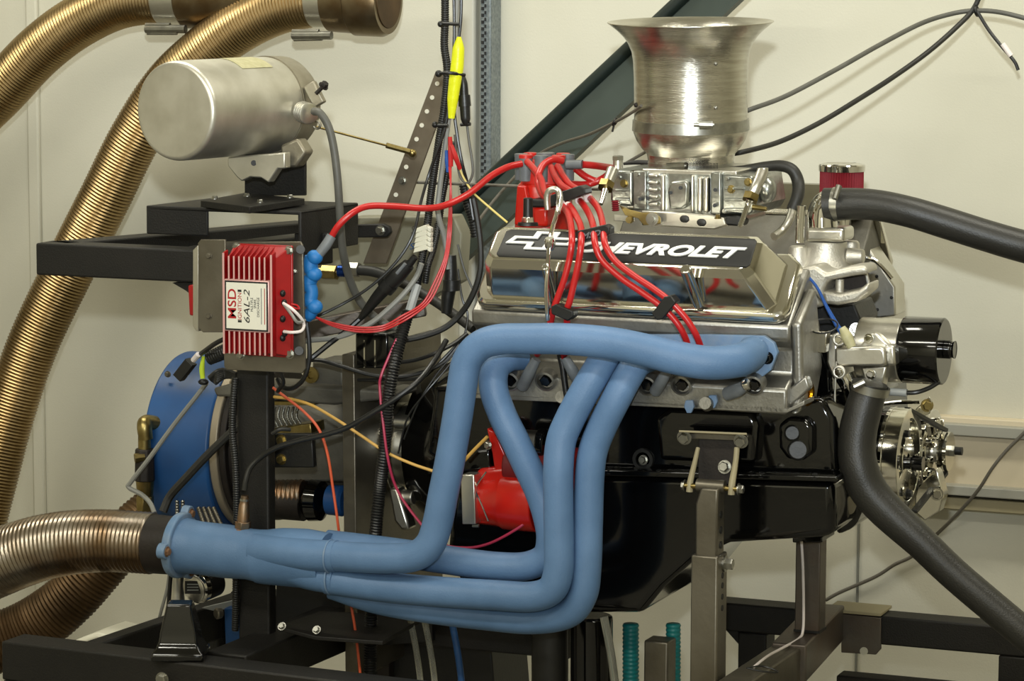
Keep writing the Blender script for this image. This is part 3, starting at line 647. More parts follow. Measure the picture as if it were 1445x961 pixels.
# carburettor
t = thing('carburettor', 'silver four barrel carburettor under the spun aluminium air horn', 'carburettor', (975, 318, .3))
CY = .215
def cb(name, pts, Y, th, m='carb_alu', bv=.002, **k_): return G().plate(pts, Y, th).make(name, m, t, bv, **k_)
cb('main_body', [(911, 242), (1004, 245), (1004, 303), (911, 299)], CY, .17)
cb('top_flange', [(906, 238), (1040, 241), (1040, 249), (906, 246)], CY+.0, .17, 'satin_alu')
cb('left_metering_block', [(893, 241), (912, 241), (912, 297), (893, 296)], CY-.008, .17)
cb('left_float_bowl', [(861, 240), (893, 241), (893, 292), (870, 290), (861, 284)], CY-.004, .15, bv=.004)
cb('right_metering_block', [(1003, 243), (1017, 243), (1017, 302), (1003, 302)], CY-.012, .17)
cb('right_float_bowl', [(1017, 245), (1062, 248), (1068, 290), (1060, 304), (1018, 302)], CY-.004, .15, bv=.004)
cb('base_plate', [(905, 297), (1003, 303), (1022, 308), (1025, 318), (1008, 324), (905, 318)], CY-.02, .2, 'satin_alu')
for i in range(5): cb('casting_rib', [(914, 245+i*10), (928, 245+i*10), (928, 251+i*10), (914, 251+i*10)], CY-.012, .02, 'satin_alu', .0025)
cb('body_web', [(931, 246), (938, 246), (938, 299), (931, 298)], CY-.010, .02, 'satin_alu', .003)
cb('body_web', [(974, 247), (979, 247), (979, 300), (974, 300)], CY-.010, .02, 'satin_alu', .003)
cb('choke_boss', [(946, 256), (968, 254), (972, 262), (970, 290), (962, 296), (944, 294), (941, 270)], CY-.016, .02, 'carb_alu', .004)
for i in range(2): cb('fluted_column', [(983+i*9, 250), (990+i*9, 250), (990+i*9, 300), (983+i*9, 300)], CY-.012, .02, 'satin_alu', .003)
g = G()
for (x, y) in ((946, 272), (960, 265), (903, 281), (914, 280), (1009, 268), (1008, 290)): g.cyl((x, y, CY-.019), (x, y, CY-.008), R(2.6, p(x, y, CY)), seg=10)
g.make('drilled_hole', 'ink_black', t)
for (x, y) in ((868, 255), (868, 268)): cb('bowl_rib', [(x, y+12), (x+20, y+12), (x+20, y+15), (x, y+15)], CY-.008, .02, 'carb_alu', .001)
for y in (254, 270, 284): cb('bowl_rib', [(1022, y+10), (1050, y+10), (1050, y+14), (1022, y+14)], CY-.008, .02, 'carb_alu', .001)
bolts(t, [(881, 259, CY-.004), (1032, 267, CY-.004), (1056, 257, CY-.004)], (0, -1, 0), .0048, .006, 'brass', 'brass_screw')
bolts(t, [(1013, 308, CY-.02)], (0, -.2, 1), .004, .006, 'brass', 'brass_screw')
bolts(t, [(874, 250, CY-.004), (874, 286, CY-.004), (1026, 252, CY-.008), (1022, 298, CY-.008), (900, 246, CY-.008)], (0, -1, 0), .0026, .004, 'zinc', 'screw')
g = G(); g.ball((966, 309, CY-.02), .006, 1.3, .4, 1); g.ball((990, 314, CY-.02), .006, 1.3, .4, 1); g.make('vacuum_plug', 'rubber', t)
# accelerator pump links left and right
G().cyl((872, 238, .2), (872, 224, .2), .0075, .0075).make('bowl_vent', 'satin_alu', t); G().lathe(p(872, 226, .2), (0, 0, 1), [(0, .009), (.006, .009), (.007, .007)], 6).make('vent_nut', 'zinc', t)
G().tube([(865, 240, .19), (856, 262, .17)], [18, 15], 14).make('inlet_neck', 'satin_alu', t)
G().cyl((857, 258, .172), (854, 266, .165), .0125, seg=6).make('inlet_nut', 'brass', t)
G().tube([(855, 265, .165), (848, 288, .14)], [11, 6], 12).make('inlet_tube', 'chrome', t)
G().cyl((1078, 237, .2), (1078, 246, .2), .0065).make('outlet_cap', 'satin_alu', t)
G().tube([(1076, 242, .19), (1068, 262, .175), (1061, 276, .17)], [17, 16, 16], 14).make('outlet_neck', 'satin_alu', t)
G().cyl((1061, 274, .168), (1058, 283, .163), .0125, seg=6).make('outlet_nut', 'brass', t)
G().tube([(1058, 282, .16), (1055, 290, .158), (1044, 320, .14)], [12, 8, 7], 12).make('outlet_tube', 'chrome', t)
G().ball((1083, 268, .24), R(15, p(1083, 268, .24)), .9, 1, 1.25).make('end_bulb', 'carb_alu', t)
G().tube([(1062, 292, .2), (1082, 295, .2)], [8, 6]).make('bracket_stub', 'brass', t)
t2 = thing('throttle_linkage', 'small brass throttle levers with coppery spring in front of the carburettor', 'linkage', (900, 318, .18))
G().ribs([(868, 283, .17), (869, 298, .17)], 12, 3, .35, 14).make('spring', 'filter_red', t2, ang=80)
G().plate([(874, 290), (890, 296), (905, 300), (925, 300), (932, 308), (932, 316), (908, 318), (900, 308), (882, 304)], .178, .003).make('lever', 'brass', t2, .0008)
G().plate([(866, 303), (895, 303), (896, 313), (866, 312)], .182, .003).make('lever', 'zinc', t2, .0008)
G().lathe(p(921, 309, .178), (0, -1, 0), [(0, .010), (.003, .010), (.003, .005), (.008, .005)], 20).make('pivot', 'zinc', t2)
G().lathe(p(889, 310, .178), (0, -1, 0), [(0, .006), (.006, .005)], 16).make('pivot', 'brass', t2)
one('black_linkage_block', 'small black throttle connector below the right end of the carburettor', 'connector', G().plate([(1022, 306), (1040, 304), (1050, 312), (1046, 320), (1024, 318)], .2, .03), 'soft_black', bevel=.003)

# air horn
hc = p(975, 240, .30); k = R(1, p(975, 140, .30))
HAX = V((0, -.042, 1)).normalized()
t = thing('air_horn', 'tall spun aluminium air meter horn with flared bell mouth on the carburettor', 'air horn', hc)
zof = lambda y: p(975, y, .30).z - hc.z
pr = [(238, 58), (224, 59), (218, 61), (208, 70), (197, 77), (186, 81), (178, 82), (172, 81)]
pr2 = [(174, 80), (150, 80), (110, 80), (85, 81), (72, 83), (60, 88), (50, 95), (42, 103), (37, 109), (33, 114), (31, 117), (30, 117)]
inn = [(31, 115), (34, 110), (40, 101), (50, 92), (62, 84), (80, 78), (130, 77), (230, 60)]
G().lathe(hc, HAX, [(zof(y), r_*k) for y, r_ in pr2+inn], 96, False, False).make('bell', 'spun_alu', t, ang=50)
G().lathe(hc, HAX, [(zof(y), r_*k) for y, r_ in pr], 96, False, False).make('lower_cone', 'spun_alu', t, ang=50)
G().lathe(hc, HAX, [(zof(183), 81*k), (zof(183), 83*k), (zof(168), 82*k), (zof(168), 80*k)], 96, False, False).make('clamp_band', 'zinc', t)
G().lathe(hc, HAX, [(zof(240), 59*k), (zof(240), 61*k), (zof(228), 61*k), (zof(228), 58*k)], 96, False, False).make('clamp_band', 'zinc', t)
q = V((0, -math.cos(.06), 0))
def onhorn(x, y, rad, dr=0): 
    "point on the horn's skin seen at x, y"
    yy = .30 - max(0, 240-y)*k*.042 - math.sqrt(max(0, (rad*k)**2 - ((x-975)*k)**2)) - dr
    return p(x, y, yy)
for (xa, xb, y, rad) in ((987, 1006, 176, 83), (943, 968, 234, 61)):
    G().tube([onhorn(xa, y, rad, .004), onhorn(xb, y+.5, rad, .004)], 12).make('clamp_housing', 'zinc', t); G().tube([onhorn(xa-8, y, rad, .004), onhorn(xb+2, y, rad, .004)], 5).make('clamp_screw', 'zinc', t)
gs = G()
for j in range(22): gs.box(onhorn(970+j*2, 230, 61, .002), onhorn(971+j*2, 238, 61, .0005))
gs.make('band_slots', 'dark_iron', t)['kind'] = 'stuff'
for (x, y) in ((1010, 90), (1010, 152)): G().ball(onhorn(x, y, 80), .0032).make('rivet', 'zinc', t)
for (x, y) in ((902, 82),): G().ball(onhorn(x, y, 80), .003).make('rivet', 'zinc', t)
for (x, y) in ((905, 63), (905, 148)):
    o = onhorn(x, y, 81)
    G().tube([o+V((.006, .004, 0)), o+V((-.004, -.004, 0))], [13, 12], 12).make('grommet', 'soft_black', t)
    G().ball(o+V((-.006, -.006, 0)), .004).make('stud', 'dark_iron', t)
# ------------------------------------------------------------------ blue exhaust header
t = thing('exhaust_header', 'blue coated four-into-one exhaust header across the front of the engine', 'exhaust header', (700, 850, -.06))
D = 44
def prim(pts, dd=D, seg=32): return G().tube(pts, dd, seg, 10).make('primary_tube', 'blue_tube', t, ang=70)
prim([(1062, 497, .004), (1057, 502, -.022), (1040, 509, -.058), (1000, 512, -.085), (955, 505, -.095), (910, 494, -.10), (860, 484, -.10), (800, 478.5, -.10), (745, 478, -.10), (705, 479, -.10), (677, 488, -.10), (659, 510, -.10), (652, 545, -.10), (645, 592, -.10), (635, 650, -.10), (625, 700, -.10), (617, 740, -.10), (606, 769, -.10), (584, 785, -.10), (550, 788, -.10), (510, 787, -.10), (462, 784, -.095)], [46, 46, 48, 48, 48, 47, 46, 45, 44, 44]+[43]*12)
prim([(735, 502, .01), (716, 505, -.012), (699, 520, -.03), (697, 550, -.04), (710, 588, -.04), (727, 622, -.04), (744, 658, -.035), (760, 692, -.03), (772, 728, -.03), (777, 760, -.03), (770, 786, -.03), (742, 799, -.03), (700, 799, -.032), (650, 793, -.034), (590, 784, -.034), (530, 776, -.036), (462, 768, -.04)], 41)
prim([(872, 493, .0), (856, 502, -.03), (842, 524, -.05), (823, 556, -.06), (804, 592, -.065), (792, 622, -.07), (788, 660, -.075), (788, 710, -.075), (789, 770, -.075), (788, 806, -.075), (778, 832, -.075), (750, 842, -.075), (700, 840, -.075), (620, 835, -.075), (540, 828, -.078), (462, 817, -.082)], 43)
prim([(918, 503, .0), (900, 512, -.02), (886, 532, -.04), (869, 564, -.05), (850, 602, -.05), (837, 636, -.05), (832, 675, -.05), (830, 740, -.05), (828, 800, -.05), (822, 840, -.05), (800, 866, -.045), (750, 874, -.04), (680, 868, -.04), (600, 858, -.045), (530, 845, -.05), (470, 825, -.055)], 42)
# collector
a = p(250, 772, -.075); 
G().tube([(258, 770, -.06), (280, 773, -.06), (320, 778, -.062), (352, 782, -.064), (376, 786, -.066)], [80, 75, 76, 72, 76], 36, 8).make('collector', 'blue_tube', t, ang=70)
G().tube([(366, 785, -.066), (380, 786, -.066), (400, 786, -.066), (430, 788, -.066), (462, 792, -.066)], [76, 78, 82, 84, 80], 36, 8).make('merge_body', 'blue_tube', t, ang=70)
G().tube([(362, 787, -.075), (400, 797, -.08), (440, 810, -.08), (476, 817, -.082)], [50, 48, 46, 44], 28).make('merge_runner', 'blue_tube', t, ang=70)
G().tube([(362, 776, -.08), (400, 780, -.09), (440, 784, -.095), (476, 785, -.096)], [48, 46, 46, 45], 28).make('merge_runner', 'blue_tube', t, ang=70)
for (x, y, Y_, d_) in ((466, 785, -.096, 46), (468, 815, -.082, 47)):
    o = p(x, y, Y_); G().tor(o, (1, 0, 0), R(d_/2, o), .0015, 40).make('weld_bead', 'blue_flange', t)
o = p(253, 769, -.06)
fx = V((.96, .0, -.06)).normalized()
G().lathe(o, fx, [(-.006, R(45, o)), (-.001, R(47, o)), (.006, R(47, o)), (.008, R(45, o))], 48).make('collector_flange', 'blue_flange', t, .001)
for a_ in (60, 180, 300):
    c_, s_ = math.cos(math.radians(a_)), math.sin(math.radians(a_))
    q = o + V((0, c_, s_))*R(48, o)
    G().lathe(q, fx, [(-.006, .012), (.007, .012)], 20).make('flange_ear', 'blue_flange', t, .001)
    bolts(t, [q + fx*.007], fx, .006, .005, 'rust')
# flanges on the head
FY = .008
def flange(pts): return G().plate(pts, FY, .010).make('flange_plate', 'blue_flange', t, .0012)
flange([(888, 472), (1000, 472), (1078, 474), (1092, 484), (1097, 498), (1088, 522), (1074, 533), (1046, 532), (1000, 520), (890, 510)])
flange([(700, 494), (742, 494), (746, 506), (736, 514), (726, 520), (700, 520)])
flange([(850, 486), (920, 486), (926, 510), (850, 516)])
bolts(t, [(1083, 505, FY)], (0, -1, 0), .0068, .008, 'gloss_black')
G().tube([(1075, 480, .0), (1072, 492, -.005), (1071, 505, -.01), (1068, 520, -.005)], 5).make('weld_bead', 'blue_flange', t)
G().plate([(768, 458), (842, 462), (842, 466), (768, 462)], -.108, .012).make('weld_tab', 'blue_flange', t, .0008)
for (x, y) in ((972, 574), (1005, 567)): G().plate([(x-5, y-9), (x+5, y-9), (x+7, y), (x+3, y+9), (x-3, y+9), (x-7, y)], -.002, .006).make('gasket_tab', 'blue_flange', t, .001)
# oxygen sensor
t = thing('oxygen_sensor', 'heat-stained oxygen sensor screwed into the top of the blue collector', 'sensor', (342, 748, -.06))
o = p(342, 752, -.062); ua = V((.08, 0, 1)).normalized(); k1 = R(1, o)
G().lathe(o, ua, [(-.006, 18*k1), (.004, 17*k1), (.007, 12*k1)], 20).make('weld_bung', 'rust', t)
G().lathe(o, ua, [(.006, 12*k1), (.018, 12*k1)], 6).make('hex', 'heat_steel', t, .001)
G().lathe(o, ua, [(.018, 9*k1), (.044, 7.5*k1), (.046, 6.5*k1), (.050, 6.5*k1), (.050, 5.5*k1), (.058, 5.5*k1)], 20).make('body', 'heat_steel', t)
G().lathe(o, ua, [(.050, 6.8*k1), (.053, 6.8*k1)], 20).make('crimp_ring', 'zinc', t)
one('sensor_cable', 'black cable rising from the oxygen sensor and running right to the bell housing', 'cable', G().tube([(345, 692, -.062), (347, 678, -.06), (353, 660, -.055), (368, 645, -.05), (392, 631, -.05), (425, 621, -.045), (460, 613, -.04), (492, 602, -.035), (530, 580, -.03), (566, 557, -.02), (592, 536, .0), (612, 510, .03), (630, 480, .06)], 8, 10, 8), 'wire_black')
# silver-brown hose on the collector
t = thing('flexible_exhaust_hose', 'large silver and bronze ribbed hose at lower left, clamped to the blue collector', 'hose', (100, 810, -.06))
G().ribs([(-420, 1150, -.08), (-260, 985, -.07), (-120, 866, -.06), (-40, 812, -.06), (0, 793, -.06), (35, 780, -.06), (67, 771, -.06), (105, 765, -.06), (150, 763, -.06), (190, 765, -.06), (218, 767, -.06)], [99, 99, 99, 98, 97, 95, 93, 91, 89, 88, 88], 6.3, .05, 32).make('hose', 'burnt_hose', t, ang=70)
a, b = XC(212, 250, 767, -.06); G().cyl(a, b, R(42, a), R(41, a), seg=44).make('sleeve', 'dark_iron', t, .001)

# ------------------------------------------------------------------ starter motor
t = thing('starter_motor', 'bright red starter motor behind the blue tubes', 'starter motor', (710, 745, .03))
SY = .0
a, b = XC(668, 762, 702, .035); G().lathe(a, b-a, [(0, R(36, a)), (.045, R(38, a)), (.052, R(41, a)), (.055, R(42, a)), ((b-a).length, R(42, a))], 36).make('gear_housing', 'red_paint', t, .002)
G().plate([(672, 662), (712, 658), (732, 668), (738, 700), (722, 726), (668, 728), (664, 700)], SY+.012, .04).make('nose_casting', 'red_paint', t, .008, segs=3)
G().plate([(666, 722), (724, 726), (716, 741), (664, 738)], SY+.01, .04).make('lower_lug', 'red_paint', t, .003)
G().plate([(686, 604), (700, 610), (722, 662), (698, 668), (694, 640)], SY+.014, .02).make('bracket_arm', 'red_paint', t, .003)
a, b = XC(718, 820, 655, .04); G().cyl(a, b, R(30, a), seg=32).make('motor_body', 'red_dark', t, .003)
a, b = XC(722, 764, 625, .03); G().cyl(a, b, R(20, a), seg=32).make('solenoid', 'satin_alu', t, .003)
a, b = XC(760, 772, 625, .03); G().cyl(a, b, R(21, a), seg=32).make('solenoid_cap', 'gloss_black', t, .003)
G().tube([(686, 666, -.002), (673, 684, -.004), (671, 692, -.005), (681, 715, -.004), (689, 735, -.002)], 2.6).make('paint_seam', 'chrome', t)
G().ball((707, 697, SY+.012), .007, 1.2, .8, .8).make('plug', 'red_paint', t)
bolts(t, [(717, 730, SY+.006), (689, 628, SY+.010)], (-.2, -1, 0), .005, .006)
t = thing('steel_spacer', 'upright galvanised steel bracket at the left end of the red starter motor', 'bracket', (661, 740, -.01))
G().plate([(650, 670), (669, 670), (671, 740), (652, 740)], -.012, .03).make('bracket', 'satin_alu', t, .0015)
bolts(t, [(647, 671, -.012)], (-.3, -1, 0), .005, .006); G().tube([(667, 742, -.005), (676, 742, -.005)], 5).make('pin', 'zinc', t)
t = thing('pressed_cover', 'black pressed sheet bracket above the steel spacer', 'bracket', (672, 665, .0))
G().plate([(653, 638), (690, 634), (692, 662), (653, 666)], .02, .05).make('cover', 'gloss_black', t, .003)

# ------------------------------------------------------------------ bell housing, flange, absorber
AY = .30; cyp = 628
def disc(parent, name, x0, x1, rpx, m, cy=cyp, Y=AY, bev=.002, seg=64, r2=None):
    a, b = XC(x0, x1, cy, Y); k_ = R(1, a)
    return G().lathe(a, b-a, [(0, rpx*k_), ((b-a).length, (r2 or rpx)*k_)], seg).make(name, m, parent, bev)
t = thing('bell_housing', 'black bell housing at the rear of the engine, left of the blue tubes', 'bell housing', (640, 760, .3))
a, b = XC(604, 700, 622, AY); k_ = R(1, a)
G().lathe(a, b-a, [(0, 95*k_), (.012, 104*k_), (.04, 118*k_), (.075, 132*k_), ((b-a).length, 140*k_)], 64).make('housing', 'gloss_black', t, .003)
for (x, y) in ((558, 595), (556, 700)):
    q = p(x, y, .2); G().cyl(q, q+V((.035, 0, 0)), .012, seg=24).make('dowel_boss', 'satin_alu', t, .002)
G().plate([(548, 690), (560, 688), (575, 735), (578, 748), (566, 748), (556, 735)], .18, .03).make('support_ear', 'satin_alu', t, .004)
t = thing('drive_flange', 'machined aluminium drive flange left of the black bell housing', 'flange', (560, 720, .3))
disc(t, 'flange_disc', 538, 552, 88, 'satin_alu'); disc(t, 'flange_step', 552, 575, 76, 'polished'); disc(t, 'flange_hub', 575, 606, 60, 'satin_alu')
G().plate([(505, 540), (560, 536), (566, 552), (540, 562), (508, 566)], .2, .2).make('shelf', 'cast_grey', t, .003)
t = thing('support_plate', 'upright grey steel support plate standing between absorber and bell housing', 'plate', (505, 960, .2))
G().plate([(482, 500), (500, 500), (505, 960), (487, 960)], .12, .34).make('plate', 'post_grey', t, .002)
G().plate([(500, 560), (545, 560), (549, 960), (505, 960)], .28, .02).make('rear_web', 'dark_iron', t, .002)
t = thing('absorber_housing', 'dark cast absorber body between the black post and the grey support plate', 'absorber', (430, 690, .3))
disc(t, 'body', 396, 520, 74, 'cast_grey', 620); disc(t, 'front_disc', 350, 402, 108, 'dark_iron', 622)
G().plate([(300, 548), (330, 540), (560, 552), (560, 562), (470, 572), (400, 566), (330, 560), (305, 560)], .14, .08).make('top_casting', 'cast_grey', t, .004)
G().plate([(440, 510), (484, 508), (484, 552), (440, 552)], .18, .08).make('bearing_block', 'cast_grey', t, .004)
G().lathe(p(440, 529, .175), (0, -1, 0), [(0, .013), (.005, .013), (.005, .006), (.002, .005)], 24).make('bearing_boss', 'brass', t)
G().plate([(384, 566), (444, 566), (444, 572), (384, 572)], .15, .05).make('window_top', 'brass', t, .001)
G().plate([(384, 605), (438, 597), (440, 612), (384, 614)], .15, .05).make('window_sill', 'brass', t, .002)
for i in range(6): G().ribs([(388+i*6.5, 574, .18), (386+i*6.5, 588, .172), (392+i*7, 602, .18)], 5, 2.5, .35, 10).make('cable_strand', 'zinc', t, ang=80)
G().ribs([(386, 700, .2), (432, 698, .2)], 46, 7, .10, 24).make('ribbed_coupling', 'heat_steel', t, ang=80)
a, b = XC(386, 430, 708, .2); G().cyl(a, b, R(24, a)).make('coupling_lower', 'dark_iron', t)
a, b = XC(430, 462, 705, .2); G().lathe(a, b-a, [(0, .022), (.012, .034), (.03, .032), (.034, .02)], 30).make('coupling_cup', 'gloss_black', t)
a, b = XC(460, 500, 705, .2); G().lathe(a, b-a, [(0, .010), (.006, .024), (.03, .025), (.034, .02)], 30).make('blue_cup', 'dyno_blue', t, label='small blue cup at the end of the coupling')
G().plate([(385, 612), (500, 612), (500, 680), (385, 680)], .2, .1).make('side_panel', 'cast_grey', t, .004)
t = thing('absorber_drum', 'large blue painted dynamometer drum left of the black post', 'drum', (275, 745, .3))
disc(t, 'drum_shell', 262, 352, 127, 'dyno_blue', 622, bev=.004, seg=96); disc(t, 'rim_ring', 352, 363, 124, 'tan_ring', 621, seg=96); disc(t, 'end_disc', 363, 372, 119, 'dark_iron', 621, seg=96)
bolts(t, [(237, 528, .2), (297, 617, .17)], (0, -1, 0), .004, .006, 'post_grey'); 
G().plate([(318, 745), (352, 748), (352, 758), (290, 754)], .25, .05).make('foot', 'post_grey', t, .002)
t = thing('brass_fittings', 'stack of brass hose fittings on the left side of the blue drum', 'fitting', (215, 720, .26))
g = G(); o = p(205, 720, .14); k_ = R(1, o)
G().lathe(o, up, [(0, 13*k_), (20*k_, 13*k_)], 6).make('nut', 'brass', t, .001); G().lathe(o, up, [(20*k_, 11*k_), (42*k_, 13*k_), (43*k_, 10*k_)], 20).make('body', 'brass', t)
G().lathe(o, up, [(42*k_, 15*k_), (88*k_, 14*k_)], 8).make('valve_block', 'dark_iron', t, .002); G().lathe(o, up, [(88*k_, 9*k_), (105*k_, 9*k_)], 20).make('stem', 'brass', t)
G().tube([(206, 620, .14), (204, 603, .14), (207, 596, .15), (225, 598, .17)], [20, 22, 22, 20], 20).make('elbow', 'brass', t)
G().tube([(204, 645, .13), (190, 647, .12)], [12, 14], 8).make('side_nut', 'brass', t)
t = thing('braided_link', 'coil of braided steel links below the blue drum', 'spring', (258, 740, .1))
for i in range(2): G().ribs([(250+i*8, 706, .1), (250+i*8, 742, .1)], 6, 4, .3, 10).make('link', 'zinc', t, ang=80)
for i in range(4): G().ribs([(280+i*7, 716, .14), (290+i*8, 745, .12)], 7, 4, .3, 10).make('strand', 'post_grey', t, ang=80)
# panel behind
t = thing('grey_panel', 'khaki grey equipment panel behind the cable bundle', 'panel', (540, 460, .42))
G().plate([(424, 322), (500, 306), (640, 304), (652, 330), (648, 398), (575, 440), (500, 452), (424, 462)], .44, .04).make('panel', 'khaki_panel', t, .003)
o = p(580, 330, .437)
G().text('SuperFlow', Matrix(((1, 0, 0, o.x), (0, 0, -1, o.y), (.16, 1, 0, o.z), (0, 0, 0, 1))), .018, .2, .0002, 0, .072).make('lettering', 'cast_grey', t)
o = p(578, 352, .437)
G().text('SF-901', Matrix(((1, 0, 0, o.x), (0, 0, -1, o.y), (.16, 1, 0, o.z), (0, 0, 0, 1))), .014, .2, .0002, 0, .05).make('lettering', 'dyno_blue', t)
t = thing('black_module', 'black ribbed rectangular module below the red wire loop', 'module', (522, 520, .1))
G().plate([(501, 470), (547, 470), (547, 520), (501, 520)], .1, .06).make('case', 'gloss_black', t, .003)
for x in (514, 529): G().plate([(x-1, 480), (x+1, 480), (x+1, 519), (x-1, 519)], .098, .004).make('pin', 'chrome', t)
one('cross_bar', 'grimy steel bar crossing level behind the lower wiring', 'bar', G().beam((430, 466, .33), (600, 432, .4), .03, .03), 'rust_grey', bevel=.002)

# ------------------------------------------------------------------ water pump, lower hose
PY = .20
t = thing('water_pump', 'electric water pump with silver body and glossy black motor end', 'water pump', (1230, 540, PY))
a, b = XC(1215, 1276, 492, PY+.02); k_ = R(1, a); G().cyl(a, b, 45*k_, seg=56).make('motor_case', 'satin_alu', t, .002)
a, b = XC(1276, 1333, 493, PY+.02); G().lathe(a, b-a, [(0, 46*k_), (.002, 47*k_), ((b-a).length-.002, 47*k_), ((b-a).length, 45*k_)], 64).make('motor_cap', 'gloss_black', t)
a, b = XC(1333, 1347, 493, PY+.02); G().lathe(a, b-a, [(0, 13*k_), (.010, 13*k_), (.012, 11*k_), (.016, 13*k_), ((b-a).length, 12*k_)], 24).make('end_hub', 'gloss_black', t, .001)
G().plate([(1167, 473), (1182, 472), (1182, 536), (1175, 536), (1166, 512)], PY-.06, .1).make('flange', 'satin_alu', t, .005, segs=3)
G().plate([(1177, 490), (1243, 489), (1250, 495), (1251, 515), (1244, 518), (1186, 518), (1177, 516)], PY-.065, .11).make('pump_body', 'satin_alu', t, .006, segs=3)
G().plate([(1212, 489), (1229, 470), (1236, 470), (1256, 488)], PY-.04, .02).make('upper_web', 'satin_alu', t, .003)
G().plate([(1214, 518), (1222, 545), (1244, 548), (1252, 516)], PY-.04, .03).make('lower_web', 'satin_alu', t, .003)
G().plate([(1248, 487), (1262, 488), (1264, 516), (1248, 517)], PY-.05, .1).make('adapter', 'satin_alu', t, .004)
for (x, y) in ((1184, 479), (1184, 525)): G().cyl((x, y, PY-.075), (x, y, PY-.03), .0100).make('bolt_boss', 'cast_alu', t, .002)
bolts(t, [(1184, 479, PY-.075), (1184, 525, PY-.075), (1226, 478, PY-.042), (1229, 528, PY-.042)], (0, -1, 0), .0055, .007, 'chrome')
G().tube([(1192, 530, PY-.02), (1200, 548, PY-.02), (1202, 575, PY-.01)], [30, 26, 24], 20).make('outlet_neck', 'chrome', t)
bolts(t, [(1208, 465, PY-.0)], (.3, -1, .2), .0075, .008)
t = thing('radiator_hose', 'thick black lower coolant hose running from the water pump down to the right', 'hose', (1300, 770, .1))
G().tube([(1228, 540, .12), (1224, 558, .12), (1217, 582, .115), (1211, 608, .11), (1209, 635, .105), (1213, 662, .10), (1226, 692, .10), (1252, 722, .10), (1300, 766, .10), (1345, 809, .10), (1400, 856, .10), (1455, 902, .1), (1500, 940, .1)], [50, 51, 53, 54, 54, 54, 54, 52, 47, 46, 46, 46, 46], 32, 10).make('hose', 'hose_rubber', t)
G().plate([(1228, 722), (1262, 734), (1250, 738), (1238, 735)], .09, .02).make('protective_flap', 'soft_black', t, .003)
ha = (p(1230, 535, .12)-p(1222, 565, .12)).normalized(); ho = p(1228, 548, .12)
G().lathe(ho-ha*.006, ha, [(0, .0255), (0, .0285), (.012, .0285), (.012, .0255)], 40, False, False).make('hose_clamp', 'zinc', t)
G().tube([(1205, 546, .085), (1220, 539, .09)], 9).make('clamp_screw', 'zinc', t)
t = thing('pump_lead', 'short black power lead with grey label hanging under the pump motor', 'wire', (1280, 555, .2))
G().tube([(1250, 552, .18), (1262, 553, .18), (1290, 554, .18), (1310, 548, .19), (1325, 539, .2)], 6.5).make('lead', 'wire_black', t)
a, b = XC(1256, 1280, 553, .178); G().cyl(a, b, R(5.5, a)).make('tag', 'nylon', t)

# ------------------------------------------------------------------ pulley, alternator
t = thing('crank_pulley', 'large polished crankshaft pulley with curved slots', 'pulley', (1275, 720, CYM))
X1_ = (1282, 647)
a, b = XC(1262, 1282, 647, CYM); k_ = R(1, a); Lp = (b-a).length; axx = V((1, 0, 0))
def annulus(parent, name, xa, xb, r0, r1, m, a0=0, a1=360, cyq=647, bev=.001, seg=48, Y=CYM):
    aa, bb = XC(xa, xb, cyq, Y); rings = []; n = int(seg*(a1-a0)/360)+1; full = a1-a0 == 360
    for i in range(n if not full else seg):
        th = math.radians(a0 + (a1-a0)*i/(seg if full else n-1)); d = V((0, math.cos(th), math.sin(th)))
        rings.append([aa + d*r0*k_, bb + d*r0*k_, bb + d*r1*k_, aa + d*r1*k_])
    return G().loft(rings, closed=full).make(name, m, parent, bev)
annulus(t, 'rim', 1262, 1284, 58, 73, 'polished'); annulus(t, 'rim_edge', 1256, 1262, 50, 74, 'chrome')
annulus(t, 'hub_disc', 1270, 1282, 8, 32, 'polished')
for a0 in (-35, 85, 205): annulus(t, 'spoke', 1270, 1282, 30, 60, 'polished', a0, a0+35)
annulus(t, 'slot_wall', 1266, 1270, 30, 60, 'chrome')
a, b = XC(1240, 1256, 647, CYM); G().lathe(a, b-a, [(0, 74*k_), (.004, 74*k_), (.007, 66*k_), (.010, 74*k_), ((b-a).length, 74*k_)], 64).make('damper_ring', 'gloss_black', t)
a, b = XC(1268, 1303, 652, CYM); G().lathe(a, b-a, [(0, 20*k_), (.008, 20*k_), (.008, 9*k_), (.02, 9*k_), (.022, 11*k_), ((b-a).length, 10*k_)], 20).make('centre_bolt', 'gloss_black', t)
bolts(t, [p(1280, 696, CYM-.02), p(1276, 612, CYM-.02)], (1, -.1, 0), .006, .008, 'soft_black')
ALY = .44
t = thing('alternator', 'chrome alternator with small polished pulley at the right of the crank pulley', 'alternator', (1320, 720, ALY))
a, b = XC(1290, 1320, 640, ALY); G().lathe(a, b-a, [(0, 50*k_), (.012, 64*k_), (.03, 66*k_), ((b-a).length, 40*k_)], 40).make('case', 'chrome', t, .001)
for i in range(12):
    th = 2*PI*i/12; d = V((0, math.cos(th), math.sin(th))); a, b = XC(1300, 1326, 640, ALY)
    G().beam(a + d*42*k_, b + d*44*k_, .006, .022, up=d).make('cooling_fin', 'chrome', t, .001)
a, b = XC(1318, 1334, 637, ALY); G().cyl(a, b, 16*k_).make('pulley_neck', 'satin_alu', t)
a, b = XC(1328, 1341, 637, ALY); G().lathe(a, b-a, [(0, 29*k_), (.003, 29*k_), (.006, 20*k_), (.009, 29*k_), ((b-a).length, 29*k_)], 40).make('pulley', 'polished', t)
a, b = XC(1340, 1348, 636, ALY); G().cyl(a, b, 9*k_, 8.5*k_, 6).make('pulley_nut', 'zinc', t, .001); a, b = XC(1346, 1358, 636, ALY); G().cyl(a, b, 6*k_).make('shaft_end', 'soft_black', t)
